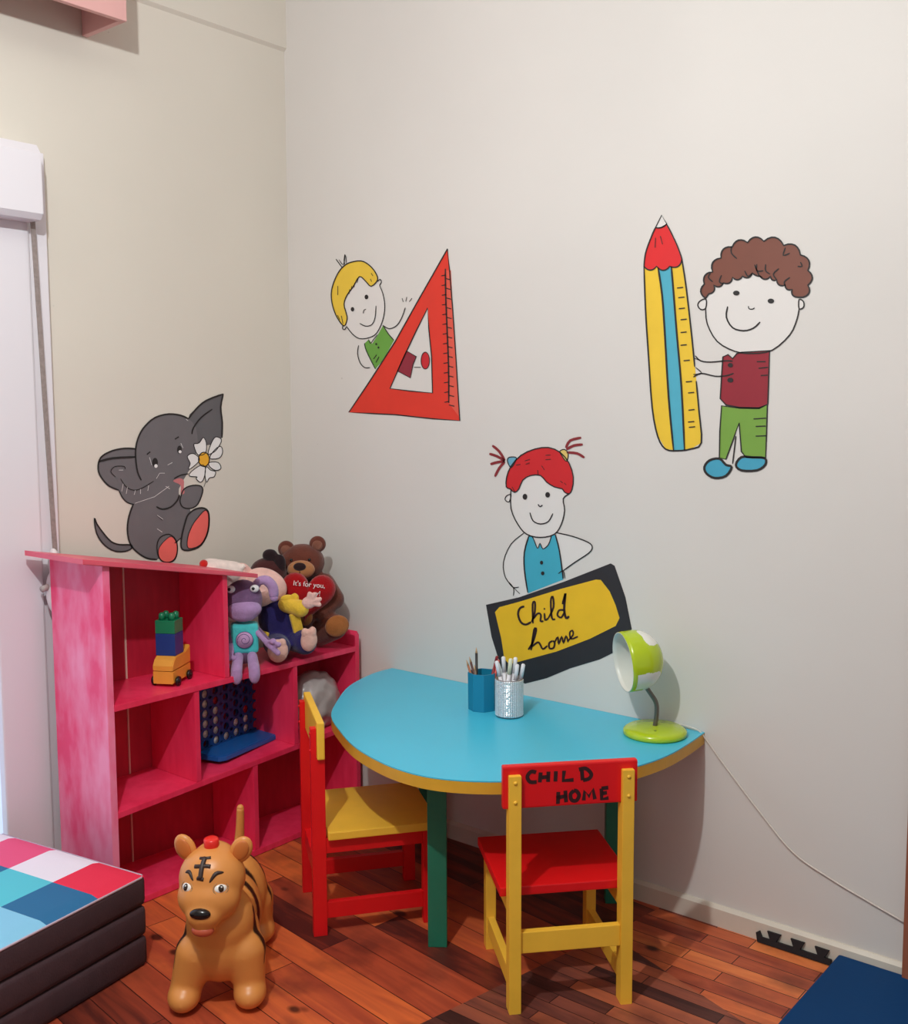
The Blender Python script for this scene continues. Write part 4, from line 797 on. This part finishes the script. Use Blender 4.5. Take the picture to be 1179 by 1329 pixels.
pen('pencil', 'dark red pencil leaning right in the blue pot', 'pencil', BP, rr_(.006, .008), pt(.042, -.002, .154), .0042, mat('pencil_dark_red', rgb(136, 22, 32), .4))
pen('pencil', 'coral red pencil leaning right in front of the dark red one', 'pencil', BP, rr_(.012, .022), pt(.046, .012, .146), .0036, mat('pencil_coral', rgb(206, 84, 76), .4))
SP = (1.116, -.203, .5205); WPN = mat('marker_white', rgb(232, 230, 236), .35); CAPG = mat('marker_cap_cream', rgb(226, 226, 200), .35)
for (lab, o_, t_, cm) in [('leftmost white marker pen in the silver pot', (-.004, .006), (-.036, -.004, .156), None), ('second white marker pen from the left in the silver pot', (-.008, -.01), (-.016, -.014, .166), None), ('cream-capped marker pen at the middle of the silver pot', (-.014, .016), (.004, .006, .165), CAPG),
                          ('fat white marker pen right of the cream-capped one in the silver pot', (.002, .0), (.018, -.004, .166), None), ('white marker pen leaning forward right in the silver pot', (.004, .022), (.022, .012, .150), None), ('rightmost white marker pen in the silver pot', (.014, .0), (.040, .0, .148), None)]:
    pen('marker_pen', lab, 'pen', SP, rr_(*o_), pt(*t_), .0056, WPN, None, None, .045, cm)

# ------------------------------------------------------------------ hopper toy
tp = thing('tiger_hopper', 'inflatable orange tiger hopper toy with black stripes on the floor before the shelf', 'ride-on toy', M=Matrix(((.707, .707, 0, .925), (-.707, .707, 0, -1.075), (0, 0, 1, 0), (0, 0, 0, 1))))
# local: X forward, Y = side, Z up
mb = MB()
mb.ell((-.02, 0, .150), (.085, .090, .105)).ell((-.14, 0, .150), (.12, .084, .095)).ell((-.25, 0, .150), (.095, .088, .105)).ell((.0, .0, .20), (.072, .080, .085))
for sy in (-1, 1):
    fy = .066 if sy > 0 else .084
    mb.capsule((.01, sy*.055, .13), (.012, sy*(fy-.002), .045), .050, .037); mb.ell((.024, sy*fy, .034), (.052, .039, .034)); 
    mb.capsule((-.27, sy*.050, .12), (-.285, sy*.060, .045), .052, .038); mb.ell((-.275, sy*.064, .034), (.052, .040, .034))
HA = radians(-11); HT = T(.030, -.012, .301) @ Rz(HA) @ Matrix.Diagonal((.90, .96, .92, 1))
mb.ell((0, 0, .018), (.078, .080, .078), HT).ell((.028, 0, -.018), (.066, .076, .064), HT).ell((.062, 0, -.046), (.046, .046, .038), HT).ell((-.02, 0, .05), (.055, .055, .050), HT)
mb.capsule((.072, 0, -.070), (.060, 0, -.076), .028, .030, HT)
ORG = mat('rubber_orange', rgb(218, 142, 72), .38, noise=.05, nscale=7, bump=.05)
body = fuse('tmp', mb, ORG, None, .005, 9)
# paint the stripes on the rubber
me = body.data; me.name = 'hopper_body'; body.name = 'body'; body.parent = tp
nt = ORG.node_tree; at = nt.nodes.new('ShaderNodeAttribute'); at.attribute_name = 'ink'; bs = nt.nodes['Principled BSDF']
src = bs.inputs['Base Color'].links[0].from_socket; mx = nt.nodes.new('ShaderNodeMix'); mx.data_type = 'RGBA'; nt.links.new(at.outputs['Color'], mx.inputs[6])
mx.blend_type = 'MIX'; mx.inputs[7].default_value = rgb(40, 22, 16)
nt.links.new(src, mx.inputs[6]); nt.links.new(at.outputs['Fac'], mx.inputs[0]); nt.links.new(mx.outputs[2], bs.inputs['Base Color'])
HI = HT.inverted()
attr = me.color_attributes.new('ink', 'FLOAT_COLOR', 'POINT')
def stripe(v):
    x, y, z = v; k = 0; ay = abs(y)
    if z > .30 or z > .232 and x > -.03: return 0
    for x0, sl, zl, zh, yl in [(.004, .22, .10, .250, .074), (-.045, .42, .080, .300, .04), (-.115, .32, .10, .270, .0), (-.190, .25, .11, .280, 0.0), (-.265, .15, .12, .3, .0)]:
        c = x0 + sl*(z-.2)*-1; dd = abs(x-c); wd = .0085*min(1, max(0, (z-zl)/.05))
        if zl < z < zh and ay > yl and dd < wd+.003: k = max(k, min(1, (wd+.003-dd)/.003))
    return k
for i, v in enumerate(me.vertices):
    s_ = stripe(v.co); attr.data[i].color = (s_, s_, s_, 1)
bv = BVHTree.FromPolygons([v.co for v in me.vertices], [p.vertices for p in me.polygons])
HD = (HT.to_3x3() @ Vector((1, 0, 0)))
def on_face(y, z, push=.001):     # a point on the front of the head, in head coordinates (side, up)
    o_ = HT @ Vector((.35, y, z)); h, n_, _i, _d = bv.ray_cast(o_, -HD)
    if h is None: h = HT @ Vector((.06, y, z)); n_ = HD
    return h+n_*push, n_
INK = mat('toy_ink', rgb(56, 38, 32), .5)
def stroke(name, pts, rads, m=INK):
    q = cr([(a, b, 0) for a, b in pts], 4); P = [on_face(v.x, v.y, -.0005)[0] for v in q]; n = len(P)
    R_ = [rads[0]+(rads[1]-rads[0])*sin(pi*i/(n-1)) for i in range(n)]
    mb = MB(); mb.tube(P, R_, seg=8); return mb.build(name, m, tp)
# forehead mark: crossbars and an upright
mb = MB()
for q, r_ in [([(-.004, .084), (-.006, .066), (-.006, .044)], .0062), ([(-.016, .082), (.010, .084)], .0042), ([(-.024, .067), (.000, .070), (.014, .069)], .0052), ([(-.014, .045), (.002, .043)], .0046)]:
    P = [on_face(v.x, v.y, -.0012)[0] for v in cr([(a, b, 0) for a, b in q], 4)] if len(q) > 2 else [on_face(q[0][0]+(q[1][0]-q[0][0])*i/5, q[0][1]+(q[1][1]-q[0][1])*i/5, -.0012)[0] for i in range(6)]
    mb.tube(P, r_, seg=8)
mb.build('forehead_mark', INK, tp)
stroke('eyebrow', [(-.048, .050), (-.036, .054), (-.024, .038)], (.0015, .0045)); stroke('eyebrow', [(.044, .054), (.028, .054), (.016, .036)], (.0015, .0048))
for sy in (-1, 1):
    P, n_ = on_face(sy*.041, .020, -.0025)
    L = T(P) @ n_.to_track_quat('X', 'Z').to_matrix().to_4x4()
    mb = MB(); mb.ell((0, 0, 0), (.0060, .0145, .0105), L); e = mb.build('eye', mat('hopper_eye_white', rgb(240, 232, 224), .25), tp)
    mb = MB(); mb.tube([(L @ Vector((.0015, .0170*cos(a*pi/12), .0132*sin(a*pi/12)))) for a in range(25)], .0014, seg=6); mb.build('eyelid', mat('eyelid_line', rgb(176, 130, 84), .5), e)
    mb = MB(); mb.ell((.0048, 0, 0), (.0030, .0064, .0078), L); mb.build('iris', mat('iris_brown', rgb(52, 36, 24), .2), e)
    mb = MB(); mb.ell((.0078, .001, .003), (.001, .0018, .0018), L); mb.build('glint', mat('eye_glint', rgb(245, 245, 240), .1), e)
P, n_ = on_face(-.0, -.030, -.004); mb = MB(); mb.ell((0, 0, 0), (.012, .024, .0125), T(P) @ Rz(HA)); mb.build('nose', mat('hopper_nose_black', rgb(24, 16, 16), .2), tp)
mb = MB(); mb.ell((0, 0, 0), (.020, .027, .015), HT @ T(.082, 0, -.080)); label(mb.build('lower_lip', mat('lip_orange', rgb(188, 84, 56), .4), tp), 'reddish lower lip')
for sy in (-1, 1):
    E = HT @ T(-.012, sy*.066, .080) @ Rx(radians(-sy*24)) @ Rz(radians(sy*6))
    mb = MB(); mb.ell((0, 0, .006), (.013, .026, .036), E); mb.bm.verts.ensure_lookup_table()
    ear = mb.build('ear', ORG, tp)
    mb = MB(); mb.ell((.0095, 0, .008), (.006, .018, .027), E); label(mb.build('inner_ear', mat('ear_inner_orange', rgb(200, 112, 50), .5), ear), 'darker orange inner ear')
mb = MB(); mb.lathe([(.016, -.012), (.018, -.006), (.018, .012), (.014, .015)], HT @ T(-.005, -.002, .101) @ Ry(radians(6)), 24); label(mb.build('air_plug', mat('plug_red', rgb(232, 44, 36), .3), tp), 'bright red air plug')
mb = MB(); mb.tube(cr([(-.305, .004, .20), (-.325, .010, .25), (-.322, .014, .30), (-.318, .016, .345)], 5), [.022, .020, .017, .015, .0135, .013, .0125, .012, .0115, .011, .0105, .0105, .010, .010, .0095, .009], seg=14); mb.ell((-.318, .016, .345), .009); mb.build('tail', ORG, tp)

# ------------------------------------------------------------------ folding mattress
MU = Vector((.17, -.985, 0)); MV = Vector((-.985, -.17, 0))
MUx = MU.normalized(); MVx = MV.normalized()
mt = thing('folding_mattress', 'folded three-layer dark mattress with a patchwork top on the floor at the left', 'mattress', M=Matrix(((-MVx.x, -MUx.x, 0, .645), (-MVx.y, -MUx.y, 0, -1.085), (0, 0, 1, 0), (0, 0, 0, 1))))
# local: -X away along the back edge, -Y along the front edge, 0,0 = visible corner
DK = mat('mattress_dark_cloth', rgb(66, 44, 50), .85, noise=.08, nscale=30, bump=.25, bscale=200)
LX, LY = .58, 1.30
WD = .55
for k in range(3):
    mb = MB(); mb.box(-WD, 0.0, -LY, 0.0, k*.0775+.001, k*.0775+.0765, bev=.014); o = mb.build('mattress_layer', DK, mt)
    for p in o.data.polygons: p.use_smooth = True
cells = ['RED', 'WHT', 'PNK', 'WHT', 'DBL', 'CYN', 'DBL', 'PNK', 'LBL', 'WHT', 'CYN', 'LBL', 'RED', 'DBL', 'PNK', 'WHT', 'CYN', 'WHT', 'DBL', 'RED']
PC = {'RED': rgb(232, 40, 72), 'WHT': rgb(236, 228, 238), 'PNK': rgb(232, 82, 128), 'DBL': rgb(24, 104, 150), 'CYN': rgb(84, 196, 212), 'LBL': rgb(132, 196, 226)}
pm = [mat('patch_'+k.lower(), v, .7, bump=.08, bscale=150) for k, v in PC.items()]; ix = list(PC)
mb = MB(); cu_, cv_ = .147, .162; sub = 6; b = mb.bm; nu = 9; nvv = 4
def ztop(x, y):
    e = min(-x, -y, x+WD, y+LY); return .2350+(.0 if e > .014 else -.009*((.014-e)/.014)**2)
grid = {}
us = [i*cu_/sub for i in range(nu*sub)]; us = [u for u in us if u < LY]+[LY]
vs_ = [j*cv_/sub for j in range(nvv*sub)]; vs_ = [v for v in vs_ if v < WD]+[WD]
for i, u_ in enumerate(us):
    for j, v_ in enumerate(vs_):
        x_ = -min(max(v_, .002), WD-.002); y_ = -min(max(u_, .002), LY-.002)
        dz = 0
        grid[i, j] = b.verts.new((x_, y_, ztop(x_, y_)+dz))
for i in range(len(us)-1):
    for j in range(len(vs_)-1):
        f = b.faces.new((grid[i, j], grid[i+1, j], grid[i+1, j+1], grid[i, j+1])); f.smooth = True
        ci, cj = int((us[i]+1e-6)/cu_), int((vs_[j]+1e-6)/cv_); f.material_index = ix.index(cells[(ci*4+cj) % 20])
label(mb.build('patchwork_cover', None, mt, mats=pm, recalc=True), 'patchwork cover of red, pink, white and blue squares')
mb = MB(); mb.tube([(-WD+.01, -.002, .2275), (-.012, -.002, .2275), (-.003, -.012, .2275), (-.002, -LY+.01, .2275)], .0028, seg=8); label(mb.build('piping', mat('piping_grey', rgb(196, 176, 190), .7), mt), 'pale grey piping')

# ------------------------------------------------------------------ blue mat and black foam strip
mb = MB(); mb.box(1.992, 3.0, -1.2, -.016, .0005, .034, bev=.006); fm_ = mb.build('floor_mat', mat('mat_blue_vinyl', rgb(0, 58, 108), .7, spec=.2, noise=.05, nscale=4, bump=.1)); tag(fm_, 'dark blue padded floor mat in the lower right corner by the wall', 'mat')
# puzzle strip: edge strip with dovetail teeth leaning on the skirting
pl = [(0, 0), (.190, 0), (.190, .014)]; x = .182
for k in range(3):
    c = .165-k*.062; pl += [(c+.008, .014), (c+.018, .034), (c-.018, .034), (c-.008, .014)]
pl += [(.010, .014), (.002, .028), (-.006, .022)]
mb = MB(); mb.prism(pl, 0, .009, T(1.786, -.020, .001) @ Rx(radians(78))); po = mb.build('foam_puzzle_edge', mat('foam_black', rgb(26, 20, 24), .8)); tag(po, 'black toothed foam puzzle edge strip leaning on the skirting beside the blue mat', 'foam strip')
